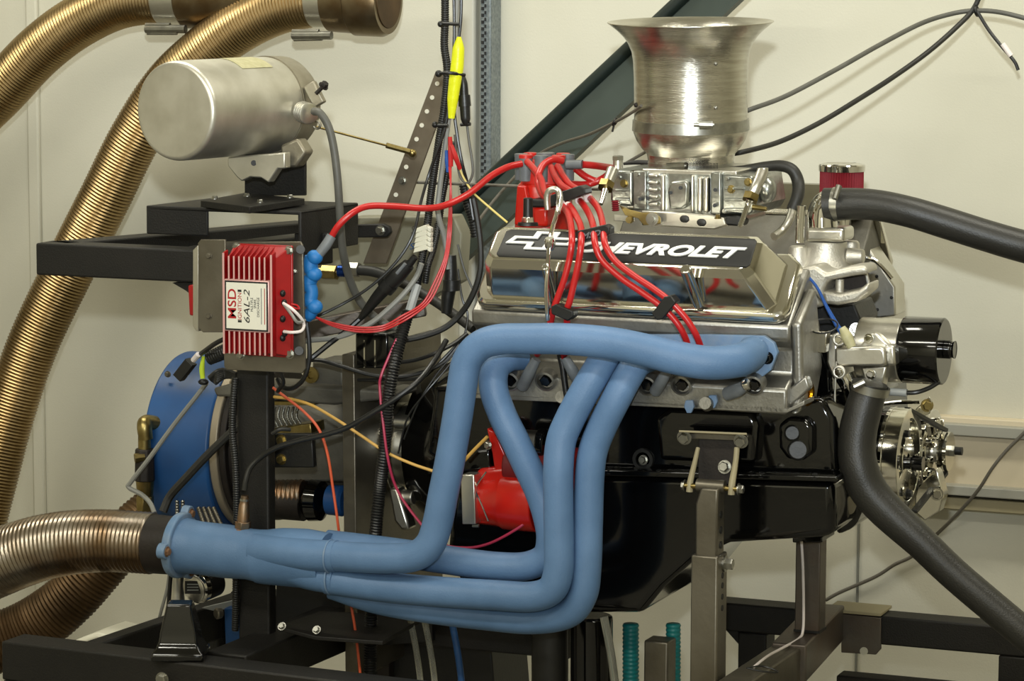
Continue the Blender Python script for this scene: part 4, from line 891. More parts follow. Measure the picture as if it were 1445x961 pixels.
G().plate([(1288, 581), (1311, 560), (1315, 566), (1312, 584), (1302, 588), (1292, 585)], .40, .006).make('top_bracket', 'polished', t, .001); bolts(t, [(1308, 572, .40)], (.5, -1, 0), .0075, .008, 'brass')
G().tube([(1248, 568, .40), (1298, 567, .40)], 6).make('adjuster_rod', 'chrome', t)
G().plate([(1292, 690), (1322, 660), (1332, 700), (1325, 722), (1305, 735), (1290, 722)], .38, .03).make('lower_bracket', 'polished', t, .002); bolts(t, [(1322, 697, .375)], (.4, -1, 0), .0075, .008, 'chrome')
t = thing('drive_belt', 'black drive belt between crank pulley and alternator pulley', 'belt', (1310, 640, .4))
G().beam(p(1280, 577, CYM), p(1334, 607, ALY), .010, .006).make('upper_run', 'rubber', t, .001); G().beam(p(1290, 722, CYM), p(1334, 667, ALY), .010, .006).make('lower_run', 'rubber', t, .001)
# ------------------------------------------------------------------ distributor, looms, plug leads
DY = .27
dc = p(768, 320, DY); kd = R(1, dc)
t = thing('distributor', 'bright red distributor with grey terminal boots at the rear of the engine', 'distributor', dc)
dz = lambda y: p(768, y, DY).z - dc.z
G().lathe(dc, up, [(dz(322), 42*kd), (dz(290), 40*kd), (dz(262), 38*kd), (dz(257), 34*kd)], 40).make('body', 'red_paint', t, .002)
G().lathe(dc, up, [(dz(262), 34*kd), (dz(250), 33*kd), (dz(226), 30*kd)], 40).make('cap', 'cap_red', t, .002)
G().plate([(729, 262), (742, 262), (752, 318), (725, 318)], .22, .02).make('side_rib', 'red_paint', t, .003)
g0 = None
for i in range(8):
    th = 2*PI*(i+.3)/8; o = dc + V((math.cos(th)*33*kd, math.sin(th)*33*kd, 0))
    G().lathe(o, up, [(dz(254), 9*kd), (dz(222), 9.5*kd), (dz(219), 7*kd)], 16).make('terminal_boot', 'boot_grey', t)
    G().lathe(o, up, [(dz(222), 9.8*kd), (dz(217.5), 9.8*kd), (dz(217), 8*kd)], 16).make('cap_ring', 'cap_red' if i % 2 else 'boot_grey', t)
G().lathe(dc, up, [(dz(240), 12*kd), (dz(216), 12*kd)], 20).make('centre_boot', 'boot_grey', t)
G().tube([(735, 231, .24), (748, 231, .25)], 15, 12).make('angle_boot', 'boot_grey', t); G().tube([(800, 232, .25), (822, 232, .25)], 13, 12).make('angle_boot', 'boot_grey', t)
G().plate([(752, 293), (772, 293), (772, 320), (752, 320)], .19, .04).make('lower_block', 'red_paint', t, .004)
G().plate([(746, 281), (775, 281), (775, 293), (746, 293)], .19, .04).make('black_clip', 'soft_black', t, .003)
t = thing('filler_stud', 'black knob on a silver nut at the rear top of the polished valve cover', 'stud', p(746, 318, .10))
o = p(745, 318, .10); kk = R(1, o)
G().lathe(o, up, [(0, 15*kk), (4*kk, 14*kk)], 24).make('washer', 'soft_black', t); G().lathe(o, up, [(4*kk, 10*kk), (12*kk, 9*kk)], 6).make('nut', 'chrome', t, .0008); G().lathe(o, up, [(12*kk, 7*kk), (38*kk, 6.5*kk), (39*kk, 5*kk)], 16).make('knob', 'black_plastic', t)
def lead(label, pts, d=9.5, m='red_wire', grp=None): return one('plug_lead', label, 'wire', G().tube(pts, d, 14, 8), m, grp)
lead('red plug lead running inner left, from the distributor front to the lower left loom clip', [(744, 228, .20), (755, 240, .17), (764, 254, .14), (768, 270, .11), (778, 281, .08), (790, 288, .06), (801, 300, .02), (806, 320, -.03), (807, 342, -.062), (803, 368, -.066), (796, 395, -.068), (787, 420, -.068), (781, 438, -.066), (775, 462, -.055), (768, 485, -.04), (758, 500, -.02)])
lead('red plug lead looping over the distributor front, then down to the left clip', [(794, 227, .20), (780, 225, .185), (767, 232, .17), (760, 246, .155), (760, 262, .14), (768, 277, .11), (785, 283, .08), (801, 288, .06), (812, 303, .01), (820, 322, -.035), (820, 345, -.066), (816, 372, -.07), (810, 400, -.07), (804, 425, -.07), (800, 438, -.066), (800, 462, -.055), (797, 485, -.04), (796, 504, -.02)])
lead('red plug lead third from left, crossing the badge and ending behind the blue top tube', [(778, 236, .22), (784, 250, .19), (793, 262, .16), (805, 270, .12), (817, 281, .09), (829, 298, .04), (837, 318, -.03), (840, 345, -.066), (850, 368, -.07), (876, 392, -.07), (905, 412, -.07), (930, 430, -.07), (950, 449, -.066), (964, 470, -.06), (970, 492, -.04), (955, 512, -.02)])
lead('red plug lead furthest right, crossing the badge and ending behind the blue top tube', [(787, 234, .22), (796, 250, .19), (806, 262, .16), (820, 270, .12), (833, 280, .09), (845, 296, .04), (851, 318, -.03), (854, 345, -.066), (868, 368, -.07), (893, 388, -.07), (920, 406, -.07), (944, 424, -.07), (966, 447, -.066), (981, 470, -.06), (989, 490, -.045), (995, 510, -.04)])
lead('red plug lead running right from the distributor behind the carburettor, highest one', [(822, 232, .25), (842, 234, .27), (868, 238, .33)], 10)
lead('red plug lead twisting right from the distributor towards the carburettor, middle one', [(812, 238, .26), (828, 250, .27), (845, 256, .28), (862, 250, .33)], 10)
lead('red plug lead running right from the distributor, lowest one behind the fuel inlet', [(806, 260, .25), (830, 260, .27), (850, 252, .28), (866, 240, .33)], 10)
def marks(pts, par):
    for (x, y, Y_, dx, dy) in pts:
        q = p(x, y, Y_); d = (p(x+dx, y+dy, Y_-.02)-q).normalized(); G().cyl(q-d*.003, q+d*.003, R(6.2, q), seg=16).make('marker_ring', 'marker_white', par)
def loom(label, pts, Y_, th=.014, txt=None, dy=0, ends=None):
    t_ = thing('lead_separator', label, 'separator', (pts[0][0], pts[0][1], Y_))
    if ends: G().prism([p(x, y, ends[i]) for i, (x, y) in enumerate(pts)], (0, th, 0)).make('clip', 'black_plastic', t_, .0015)
    else: G().plate(pts, Y_, th).make('clip', 'black_plastic', t_, .0015)
    return t_
t = loom('black lead separator just below the distributor, holding four red leads', [(772, 277), (817, 262), (825, 266), (826, 274), (783, 290), (773, 284)], .055, .03)
marks([(802, 291, .053, 4, 6), (791, 287, .055, 4, 6), (817, 282, .085, 5, 7), (830, 279, .09, 5, 7)], t)
t = loom('black lettered lead separator over the badge, holding four red leads', [(814, 326), (853, 317), (860, 321), (860, 331), (820, 342), (813, 336)], -.052, .022)
o = p(820, 338, -.0525); sl = (p(858, 328, -.0525)-o); 
G().text('MSD', Matrix(((1, 0, 0, o.x), (0, 0, -1, o.y), (.24, 1, 0, o.z), (0, 0, 0, 1))), .012, .3, .0004, .0002, .030).make('lettering', 'boot_grey', t)
t = loom('black lead clip low on the valve cover at left, on two red leads', [(777, 433), (784, 429), (808, 439), (809, 447), (801, 453), (778, 443)], -.078, .022)
t = loom('black lead clip at the lower middle of the valve cover, slanting across two red leads', [(919, 443), (937, 419), (946, 417), (954, 426), (935, 450), (927, 452)], -.078, .022)
# dipstick
t = thing('dipstick', 'chrome engine dipstick tube with looped handle in front of the valve cover', 'dipstick', (773, 450, -.07))
G().tube([(773, 296, .03), (772, 280, .03), (775, 270, .03), (783, 267, .03), (789, 272, .03), (790, 285, .02), (787, 300, .0)], [9, 10, 10, 9, 9, 10, 8], 12).make('handle', 'satin_alu', t)
G().tube([(790, 278, .02), (786, 300, .0), (780, 320, -.03), (776, 340, -.055), (773, 375, -.078), (771, 410, -.08), (773, 452, -.075)], 6.5, 14).make('tube', 'chrome', t)
G().lathe(p(776, 343, -.06), (0, .35, -1), [(-.008, .006), (-.004, .008), (.004, .008), (.010, .0055)], 20).make('collar', 'chrome', t)
G().tube([(790, 500, -.02), (794, 518, -.02), (797, 540, -.02), (800, 560, -.02)], 9, 12).make('lower_tube', 'soft_black', t)

# ------------------------------------------------------------------ engine mount and stands, lower right
t = thing('engine_mount', 'steel engine mount bracket bolted to the black block above the grey stand', 'mount', (1007, 695, .01))
G().plate([(960, 607), (1052, 611), (1056, 616), (1054, 622), (1046, 627), (1036, 622), (972, 619), (964, 623), (958, 618), (957, 611)], .028, .006).make('top_plate', 'post_grey', t, .001)
G().prism([p(958, 607, .0), p(1054, 611, .0), p(1054, 611, .04), p(958, 607, .04)], (0, 0, -.003)).make('plate_lip', 'khaki_lip', t, .0008)
G().plate([(986, 618), (1040, 622), (1037, 655), (1034, 684), (985, 680), (985, 640)], .035, .006).make('back_plate', 'dark_iron', t, .001)
bolts(t, [(966, 617, .02), (1046, 622, .02)], (0, -1, -.2), .0082, .009); bolts(t, [(1023, 659, .035)], (0, -1, .2), .0075, .010)
G().tube([(985, 632, .02), (981, 650, .01), (974, 680, -.01), (973, 694, -.012)], [6, 7, 9, 10], 10).make('side_arm', 'khaki_lip', t); G().tube([(1040, 632, .02), (1038, 652, .01), (1033, 682, -.01), (1032, 698, -.012)], [8, 8, 10, 10], 10).make('side_arm', 'khaki_lip', t)
a, b = XC(967, 1042, 685, -.012); G().cyl(a, b, .004).make('cross_bolt', 'brass', t); bolts(t, [b], (1, 0, 0), .0065, .008); bolts(t, [a], (-1, 0, 0), .0065, .006)
t = thing('engine_stand_post', 'grey telescoping square steel post under the engine mount bracket', 'post', (1000, 961, -.0))
a, b = XC(984, 1023, 684, -.012); G().cyl(a, b, R(9, a), seg=24).make('bushing', 'post_grey', t)
SYs = -.03
x0, x1 = p(981, 740, SYs).x, p(1012, 740, SYs).x; z0, z1 = p(996, 786, SYs).z, p(996, 712, SYs).z
G().prism([V((x0, SYs, z0)), V((x1, SYs, z0)), V((x1, SYs, z1)), V((x1+.001, SYs, z1+.024)), V((x0+.008, SYs, z1+.024)), V((x0, SYs, z1))], (0, .034, 0)).make('inner_tube', 'post_grey', t, .003)
for y in (726, 748, 769): G().lathe(p(1017, y, SYs+.017), (1, 0, 0), [(-.006, .0055), (.0012, .0055)], 16).make('adjusting_hole', 'ink_black', t)
xo0, xo1 = p(974, 860, SYs-.006).x, p(1012, 860, SYs-.006).x
G().box((xo0, SYs-.006, .0), (xo1, SYs+.040, z0+.003)).make('outer_tube', 'post_grey', t, .003)
for y in (812, 826, 842, 858): G().lathe(V((xo1, SYs+.017, p(1019, y, SYs+.017).z)), (1, 0, 0), [(-.004, .0045), (.0008, .0045)], 16).make('adjusting_hole', 'ink_black', t)
bolts(t, [V((xo1, SYs+.025, p(1019, 794, SYs+.03).z))], (1, 0, 0), .009, .013)
t = thing('rear_stand_post', 'shorter steel box post further back under the right end of the oil pan', 'post', (1145, 895, .30))
x0, x1 = p(1122, 820, .28).x, p(1157, 820, .28).x; zb = p(1140, 893, .28).z; zt2 = p(1140, 752, .28).z
G().box((x0, .28, zb), (x1, .315, zt2)).make('post', 'rust_grey', t, .002)
G().box((x0-.001, .279, zb), (x1+.001, .317, zb+.004)).make('black_gasket', 'soft_black', t)
G().plate([(1118, 757), (1160, 757), (1160, 766), (1118, 766)], .275, .07).make('head_plate', 'gloss_black', t, .002)
t = thing('cross_member', 'grimy grey box steel cross member running towards the camera under the short post', 'beam', (1100, 960, .2))
zc = zb-.03; 
G().beam(V(((x0+x1)/2-.03, .50, zc)), V(((x0+x1)/2-.004, .20, zc)), .054, .058).make('sleeve', 'rust_grey', t, .003)
G().beam(V(((x0+x1)/2-.008, .26, zc-.002)), V(((x0+x1)/2-.02, -.25, zc-.004)), .046, .052).make('inner_beam', 'post_grey', t, .003)
t = thing('rear_rail', 'black box steel rail with legs along the back of the stand, lower right', 'frame', (1300, 900, .50))
q0, q1 = p(1026, 845, .50), p(1440, 890, .50); hgt = p(1100, 854, .50).z-p(1100, 894, .50).z
zr = p(1180, 864, .50).z
G().box((p(980, 860, .50).x, .50, zr-hgt), (p(1600, 880, .50).x, .55, zr)).make('rail', 'frame_black', t, .003)
G().box((p(1041, 920, .50).x, .50, 0), (p(1081, 920, .50).x, .55, zr-hgt)).make('leg', 'frame_black', t, .003)
G().box((p(1409, 920, .50).x, .50, 0), (p(1455, 920, .50).x, .55, zr-hgt)).make('leg', 'frame_black', t, .003)
G().prism([V((p(1041, 920, .50).x-.02, .502, zr-hgt)), V((p(1041, 920, .50).x, .502, zr-hgt)), V((p(1041, 920, .50).x, .502, zr-hgt-.02))], (0, .04, 0)).make('gusset', 'frame_black', t)
G().box((p(1180, 950, .45).x, .45, p(1120, 958, .45).z-.05), (p(1500, 950, .45).x, .49, p(1180, 953, .45).z)).make('lower_rail', 'frame_black', t, .003)
t = thing('clamp_saddle', 'bare grey steel saddle plate clasping the black rear rail', 'bracket', (1215, 925, .48))
zt3 = p(1215, 865, .495).z
G().plate([(1187, 866), (1243, 872), (1243, 916), (1236, 924), (1187, 921)], .492, .005).make('front_plate', 'rust_grey', t, .001)
G().prism([V((p(1165, 865, .492).x, .492, zr+.001)), V((p(1243, 870, .492).x, .492, zr+.001)), V((p(1243, 870, .492).x, .56, zr+.001)), V((p(1165, 865, .492).x, .56, zr+.001))], (0, 0, .005)).make('top_plate', 'khaki_lip', t, .001)
G().lathe(p(1219, 919, .491), (0, -1, 0), [(-.001, .0065), (.001, .0065)], 20).make('hole', 'wall', t)
one('white_cable', 'thin white cable running down the short steel post', 'cable', G().tube([(1131, 764, .270), (1133, 800, .270), (1134, 850, .270), (1133, 890, .262), (1126, 902, .24), (1105, 914, .17), (1083, 926, .09), (1064, 941, .03)], 4, 8, 8), 'marker_white')
one('black_tie', 'black cable tie wound round the grey beam beside the white cable', 'tie', G().tube([(1054, 943, .0), (1080, 948, .01), (1098, 948, .03), (1075, 940, .03), (1054, 943, .0)], 2.5, 8, 8), 'wire_black')
t = one('wall_cable', 'thin black cable climbing the white wall at the lower right', 'cable', G().tube([(1165, 847, WY-.012), (1185, 836, WY-.01), (1235, 814, WY-.01), (1262, 797, WY-.01), (1290, 783, WY-.01), (1324, 752, WY-.02), (1352, 724, WY-.05), (1380, 692, WY-.07), (1400, 661, WY-.07), (1420, 636, WY-.06), (1450, 606, WY-.05)], 5, 10, 8), 'cable_brown')

# ------------------------------------------------------------------ upper cables
one('braided_cable', 'upper of two grey cables sweeping from the air horn to the top right corner', 'cable', G().tube([(1040, 162, .42), (1060, 154, .42), (1110, 135, .5), (1180, 98, .6), (1240, 64, .7), (1300, 33, .8), (1345, 19, .85), (1378, 15, .86), (1415, 18, .86), (1470, 32, .86)], 7, 12, 8), 'cable_grey')
one('black_cable', 'lower dark cable sweeping up from behind the air horn to the top right', 'cable', G().tube([(1025, 218, .42), (1050, 214, .42), (1100, 200, .5), (1155, 174, .58), (1210, 141, .66), (1260, 109, .74), (1310, 73, .8), (1350, 38, .84), (1374, 12, .86), (1388, -20, .86)], 7.5, 12, 8), 'rubber')
t = thing('tagged_lead', 'short black lead end with a white tag dangling at the top right', 'wire', (1430, 95, .85))
G().tube([(1379, 16, .85), (1395, 42, .85), (1413, 65, .85), (1431, 86, .85), (1437, 99, .85)], 5, 10).make('lead', 'wire_black', t)
G().cyl((1415, 62, .849), (1427, 79, .849), R(4, p(1415, 62, .85))).make('tag', 'marker_white', t); G().tor(p(1378, 15, .86), (.8, 0, .2), .008, .003, 16).make('tie', 'soft_black', t)
one('brown_cable', 'thin brown cable from the air horn grommet down to the far left of the distributor', 'cable', G().tube([(905, 149, .20), (893, 158, .24), (868, 172, .35), (830, 190, .5), (790, 203, .6), (755, 222, .65), (715, 262, .62), (680, 305, .58), (655, 345, .5)], 4.5, 10, 8), 'cable_brown')
t = thing('cable_tie', 'small black cable tie on the brown cable in front of the green brace', 'tie', (868, 170, .33)); G().tor(p(868, 172, .35), (.8, 0, -.4), .006, .002, 16).make('loop', 'soft_black', t); G().tube([(866, 178, .34), (864, 186, .34)], 3).make('tail', 'soft_black', t)
one('brown_cable', 'thin brown cable stub between the carburettor inlet and the air horn', 'cable', G().tube([(884, 230, .38), (915, 212, .42)], 4.5), 'cable_brown')
t = thing('vent_hose', 'black vent hose arching right from under the air horn to a chrome pipe', 'hose', (1110, 320, .3))
G().tube([(1030, 239, .3), (1050, 238, .3), (1078, 235, .3), (1102, 234, .3), (1118, 240, .3), (1126, 256, .3), (1126, 275, .29), (1118, 296, .28)], [8, 10, 14, 16, 17, 18, 18, 17], 18, 8).make('hose', 'rubber', t)
G().tube([(1119, 294, .28), (1114, 310, .27), (1104, 325, .26), (1092, 334, .24)], 12, 16).make('pipe', 'satin_alu', t)
one('vent_hose', 'short black hose stub behind the left end of the carburettor', 'hose', G().tube([(880, 231, .36), (900, 229, .36), (918, 230, .36)], [4, 7, 7]), 'rubber')
t = thing('blue_lead', 'blue wire curving over the intake front down to a yellowish plug', 'wire', (1190, 460, .1))
G().tube([(1121, 378, .12), (1135, 386, .12), (1152, 404, .12), (1165, 430, .12), (1180, 457, .12), (1188, 470, .12)], [4, 4, 4, 5, 7, 8], 10, 8).make('wire', 'blue_wire', t)
G().tube([(1188, 462, .10), (1195, 475, .10), (1202, 490, .1)], [10, 17, 13], 12).make('plug', 'label_yellow', t)
one('wire_ring', 'thin black wire ring lying beside the blue wire', 'wire', G().tor(p(1162, 460, .10), (0, -.45, 1), R(20, p(1162, 460, .1)), .0013, 40), 'wire_black')
t = thing('polished_bracket', 'bright polished plate between the cylinder head and the water pump', 'bracket', (1146, 498, .12))
G().plate([(1128, 467), (1167, 468), (1164, 498), (1124, 497)], .11, .02).make('plate', 'polished', t, .001)

# ------------------------------------------------------------------ cable bundle
def cond(label, pts, d, pitch=3.2, m='black_plastic', grp=None): return one('split_conduit', label, 'conduit', G().ribs(pts, d, pitch, .16, 14), m, grp, ang=70)
def wire(label, pts, d, m, name='wire', cat='wire', grp=None): return one(name, label, cat, G().tube(pts, d, 8, 7), m, grp)
cond('black corrugated conduit hanging from the top of the picture beside the yellow wrap', [(628, -20, .12), (628, 30, .12), (627, 65, .12), (631, 100, .12), (627, 150, .12), (620, 195, .12), (613, 240, .12), (608, 275, .12), (604, 310, .12), (598, 350, .11), (592, 385, .1), (588, 405, .1)], 12)
cond('second black corrugated conduit, just right of the white terminal block', [(640, 200, .14), (632, 240, .14), (624, 280, .14), (620, 310, .14), (612, 350, .12), (604, 375, .1), (600, 400, .1)], 10)
wire('silver sleeve section between the upper and lower corrugated conduits', [(589, 402, .08), (582, 425, .07), (577, 442, .06)], 13, 'nylon', 'cable_sleeve', 'sleeve')
cond('long thick black corrugated conduit running down past the support plate', [(576, 440, .05), (566, 475, .03), (556, 515, .01), (548, 560, .0), (544, 610, .0), (541, 650, .0), (536, 690, .01), (531, 740, .01), (528, 790, .02), (524, 860, .03), (522, 980, .04)], 19, 4)
cond('thin black corrugated conduit running down the left edge of the black post', [(332, 533, -.03), (329, 570, -.035), (328, 610, -.035), (332, 650, -.035), (334, 700, -.035), (334, 760, -.03), (333, 830, -.03), (332, 890, -.02)], 11, 3.4)
wire('flat grey cable running down the middle of the hanging bundle', [(646, -20, .13), (643, 40, .13), (640, 100, .13), (634, 160, .13), (627, 215, .13), (620, 270, .13), (618, 300, .13), (628, 340, .14), (632, 380, .14)], 8, 'wire_grey', 'cable', 'cable')
wire('glossy black cable at the front of the hanging bundle', [(640, -20, .1), (641, 40, .1), (640, 80, .1), (636, 130, .1), (628, 180, .1), (616, 215, .1), (604, 250, .1), (594, 285, .08), (585, 325, .06), (570, 355, .05), (545, 385, .04), (515, 410, .03), (485, 428, .02), (450, 445, .0), (420, 455, .0)], 4.5, 'wire_black', 'cable', 'cable')
wire('black cable at the right side of the hanging bundle', [(651, -20, .14), (650, 30, .14), (644, 80, .14), (640, 140, .14), (645, 190, .14), (652, 230, .14), (660, 262, .15), (668, 310, .15)], 5, 'wire_black', 'cable', 'cable')
wire('yellow wire dropping from the red splice to the valve cover', [(648, 236, .12), (655, 252, .12), (668, 272, .12), (690, 292, .12), (716, 314, .12)], 3.2, 'yellow_wire')
t = thing('yellow_tape_wrap', 'bright yellow tape wrapped round the hanging cable bundle', 'tape', (640, 165, .09))
G().tube([(648, 52, .095), (647, 68, .095), (645, 95, .095), (642, 115, .095), (639, 140, .095), (637, 167, .095)], [6, 17, 19, 18, 16, 9], 12, 5).make('tape', 'yellow_tape', t)
t = thing('cable_tie', 'black cable tie near the top of the hanging bundle', 'tie', (635, 33, .12)); G().tube([(620, 33, .09), (648, 34, .09)], 5).make('strap', 'soft_black', t); G().ball((622, 34, .09), .005).make('head', 'soft_black', t)
t = thing('cable_tie', 'black cable tie across the yellow tape wrap', 'tie', (640, 104, .08)); G().tube([(616, 104, .085), (635, 103, .080), (656, 106, .1)], 5).make('strap', 'soft_black', t); G().ball((619, 104, .085), .0055).make('head', 'soft_black', t)
t = thing('cable_tie', 'black cable tie below the yellow tape wrap', 'tie', (630, 177, .09)); G().tube([(611, 177, .095), (632, 177, .095)], 5).make('strap', 'soft_black', t); G().ball((614, 176, .095), .005).make('head', 'soft_black', t)
t = thing('inline_connector', 'black barrel connector hanging right of the yellow tape wrap', 'connector', (655, 175, .11))
G().tube([(651, 105, .11), (654, 118, .11), (655, 135, .11)], [8, 12, 13], 12).tube([(655, 134, .11), (656, 150, .11)], [17, 18], 12).tube([(656, 150, .11), (657, 168, .11), (658, 176, .11)], [15, 14, 8], 12).make('shell', 'black_plastic', t, ang=60)
G().tube([(650, 176, .11), (664, 175, .11)], 5).make('tie', 'soft_black', t)
G().tube([(659, 176, .12), (662, 200, .12), (666, 225, .12), (667, 245, .12), (660, 258, .12), (650, 250, .12), (645, 225, .12), (642, 190, .12)], 4, 8).make('cable', 'cable_grey', t)
t = thing('wire_splice', 'red and blue heat-shrink splices below the yellow tape wrap', 'splice', (636, 230, .1))
G().tube([(635, 193, .1), (636, 215, .1), (636, 235, .1)], [6, 8, 7]).make('red_sleeve', 'red_thin', t); G().tube([(637, 205, .09), (643, 222, .09), (649, 238, .1)], [6, 8, 6]).make('red_sleeve', 'red_thin', t); G().tube([(630, 212, .1), (631, 228, .1), (632, 243, .1)], [5, 7, 5]).make('blue_sleeve', 'blue_wire', t)
for i, (dx, lab) in enumerate(((0, 'outermost'), (-4, 'middle'), (-8, 'innermost'))):
    wire('thin red wire, %s of three looping from the splice down to the red box' % lab, [(636+dx/4, 236, .09), (636, 262, .08), (637+dx/3, 295, .08), (636+dx/2, 330, .08), (631+dx/2, 365, .07), (620+dx, 400, .06), (604+dx, 428, .05), (575+dx, 450-i*2, .03), (540, 466-i*3, .02), (505, 468-i*3, .0), (470, 460-i*2, -.02), (444, 447, -.04), (430, 440, -.06)], 3, 'red_thin')
t = thing('terminal_block', 'small cream plastic terminal block hanging in the cable bundle', 'connector', (595, 350, .05))
for j in range(5):
    G().plate([(586-j*0.8+2, 322+j*7), (601, 317+j*7), (603, 324+j*7), (584-j*.8+2, 329+j*7)], .05, .012).make('terminal', 'white_plastic', t, .0008)
    G().plate([(601, 318+j*7), (608, 322+j*7), (607, 328+j*7), (601, 324+j*7)], .053, .01).make('terminal_end', 'label_cream', t, .0008)
# diagonal connector
t = thing('inline_connector', 'large black diagonal inline connector left of the silver sleeve', 'connector', (550, 410, .06))
G().tube([(586, 362, .05), (575, 376, .05)], [10, 12], 12).tube([(577, 373, .05), (562, 388, .05), (548, 402, .05)], [18, 24, 24], 16).tube([(551, 399, .05), (543, 407, .05)], [27, 27], 16).tube([(545, 405, .05), (531, 421, .05), (516, 440, .05), (508, 450, .05)], [20, 17, 12, 8], 14).make('shell', 'black_plastic', t, ang=50)
G().tube([(572, 372, .03), (560, 386, .03)], 5).make('latch', 'boot_grey', t)
wire('grey cable curving from the second conduit down left past the large connector', [(595, 372, .07), (588, 390, .07), (572, 412, .06), (548, 436, .05), (520, 458, .04), (480, 475, .03), (440, 480, .02), (418, 483, .02)], 8, 'wire_grey', 'cable', 'cable')
wire('black cable from the large connector down left to the red box plate', [(508, 450, .05), (490, 466, .04), (465, 485, .02), (440, 505, .0), (425, 515, .0)], 8, 'wire_black', 'cable', 'cable')
t = thing('fitted_hose', 'black rubber hose with brass, blue and silver end fittings', 'hose', (520, 385, .3))
a, b = XC(446, 478, 384, .3); G().cyl(a, b, .008, seg=6).make('brass_nipple', 'brass', t, .0006); a, b = XC(455, 476, 384, .3); G().cyl(a, b, .0125, seg=6).make('brass_nut', 'brass', t, .0008)
a, b = XC(478, 495, 382, .3); G().cyl(a, b, .010, seg=16).make('blue_collar', 'bluefit', t, .0008); a, b = XC(494, 507, 380, .3); G().cyl(a, b, .0125, seg=6).make('silver_nut', 'zinc', t, .0008)
G().tube([(506, 381, .3), (530, 384, .3), (556, 394, .3), (585, 408, .3), (615, 426, .29), (645, 447, .28), (668, 464, .27)], [15, 15, 14, 14, 14, 14, 14], 14).make('hose', 'rubber', t)
t = thing('inline_connector', 'tall black ribbed sensor connector left of the valve cover', 'connector', (645, 440, .2))
G().tube([(636, 360, .15), (636, 395, .15), (632, 420, .15), (630, 442, .15)], [16, 19, 19, 15], 14).tube([(637, 395, .145), (637, 410, .145)], [24, 24], 12).make('body', 'black_plastic', t, ang=50)
wire('thick black hose curving beside the left end of the valve cover', [(664, 262, .2), (672, 300, .2), (678, 345, .2), (677, 385, .2), (665, 420, .2), (648, 445, .2), (625, 464, .19), (590, 476, .17), (560, 480, .16), (540, 478, .16)], 9, 'rubber', 'hose', 'hose')
cond('stubby black conduit hanging left of the distributor', [(655, 260, .22), (660, 285, .22), (668, 310, .22), (672, 335, .22)], 16, 4)
wire('thin black cable bowing down from the fat hose left of the valve cover', [(646, 380, .22), (652, 420, .21), (660, 445, .21), (655, 475, .2), (645, 500, .2)], 3.5, 'wire_black')
wire('thin grey wire slanting from the hose to the valve cover corner', [(646, 345, .2), (655, 380, .2), (668, 410, .2)], 3.5, 'cable_grey')
for i, (lab, pts, d) in enumerate((
    ('black cable running from the cover corner left above the drive flange', [(660, 470, .12), (640, 485, .11), (610, 500, .1), (585, 508, .1), (560, 512, .1)], 6),
    ('black cable sagging below the red wire loop to the box plate', [(648, 486, .12), (625, 512, .11), (590, 527, .1), (555, 532, .09), (520, 528, .08), (480, 516, .06), (450, 508, .04), (425, 510, .02)], 6),
    ('black cable crossing over the bell housing top', [(655, 476, .14), (632, 500, .13), (610, 522, .12), (590, 534, .12), (540, 536, .12), (505, 536, .12)], 5),
    ('slack black wire lying across the bell housing', [(650, 492, .10), (630, 520, .08), (600, 555, .06), (575, 590, .06), (562, 640, .06)], 3),
    ('thin black wire lying beside the slack one on the bell housing', [(640, 500, .10), (615, 530, .09), (590, 570, .08), (570, 620, .08)], 2.6))):
    wire(lab, pts, d, 'wire_black', 'cable', 'cable')
wire('black cable dropping from the right of the red box to a low loop', [(432, 448, -.06), (436, 480, -.06), (436, 510, -.06), (428, 535, -.06), (412, 548, -.05), (398, 545, -.04), (392, 535, -.03)], 7, 'wire_black', 'cable', 'cable')
wire('short black cable hanging below the steel plate', [(397, 508, -.08), (396, 525, -.08), (400, 540, -.07), (392, 552, -.05)], 6, 'wire_black', 'cable', 'cable')
wire('pale yellow wire crossing from the black post towards the tubes', [(386, 560, .0), (410, 563, .0), (440, 572, .0), (475, 592, .0), (510, 615, .0), (545, 638, .0), (580, 654, .0), (612, 665, .0)], 4.4, 'amber_wire')
wire('pale yellow wire rising to the red starter bracket', [(648, 658, .0), (668, 636, .0), (688, 616, .0)], 5, 'amber_wire')
wire('orange wire bending down past the grey support plate', [(385, 547, -.02), (405, 562, -.02), (430, 582, -.02), (450, 606, -.02), (462, 640, -.02), (470, 690, -.02), (477, 740, -.02), (484, 800, .0), (500, 880, .0), (512, 985, .0)], 4, 'orange_wire')
wire('magenta wire looping from the conduit down behind the blue tubes', [(560, 478, .02), (548, 505, .01), (538, 530, .0), (536, 548, .0), (541, 600, -.01), (548, 650, -.01), (560, 690, .0), (585, 728, .0), (620, 765, .0), (655, 773, .0), (690, 767, .0), (730, 746, .0), (752, 728, .01)], 4, 'magenta_wire')
wire('grey cable bent down the left side of the blue drum', [(292, 540, .08), (275, 562, .08), (245, 600, .08), (212, 645, .08), (185, 680, .08), (182, 688, .08), (200, 698, .08), (212, 710, .07), (218, 724, .06)], 7, 'wire_grey', 'cable', 'cable')
wire('thick black hose crossing the blue drum diagonally', [(338, 600, .03), (318, 618, .03), (290, 645, .03), (262, 675, .03), (240, 700, .03), (230, 722, .02)], 12, 'rubber', 'hose', 'hose')
wire('thin grey cable hanging below the silver ribbed hose', [(240, 800, .2), (236, 830, .2), (228, 860, .2), (222, 884, .2)], 5, 'wire_grey', 'cable', 'cable')
wire('black curved hose at the upper bolt of the cover plate', [(384, 612, -.03), (395, 606, -.03), (410, 606, -.02)], 6, 'rubber', 'hose', 'hose')
t = thing('loose_connector', 'small black plug on a green and black lead hanging left of the red box', 'connector', (252, 535, .0))
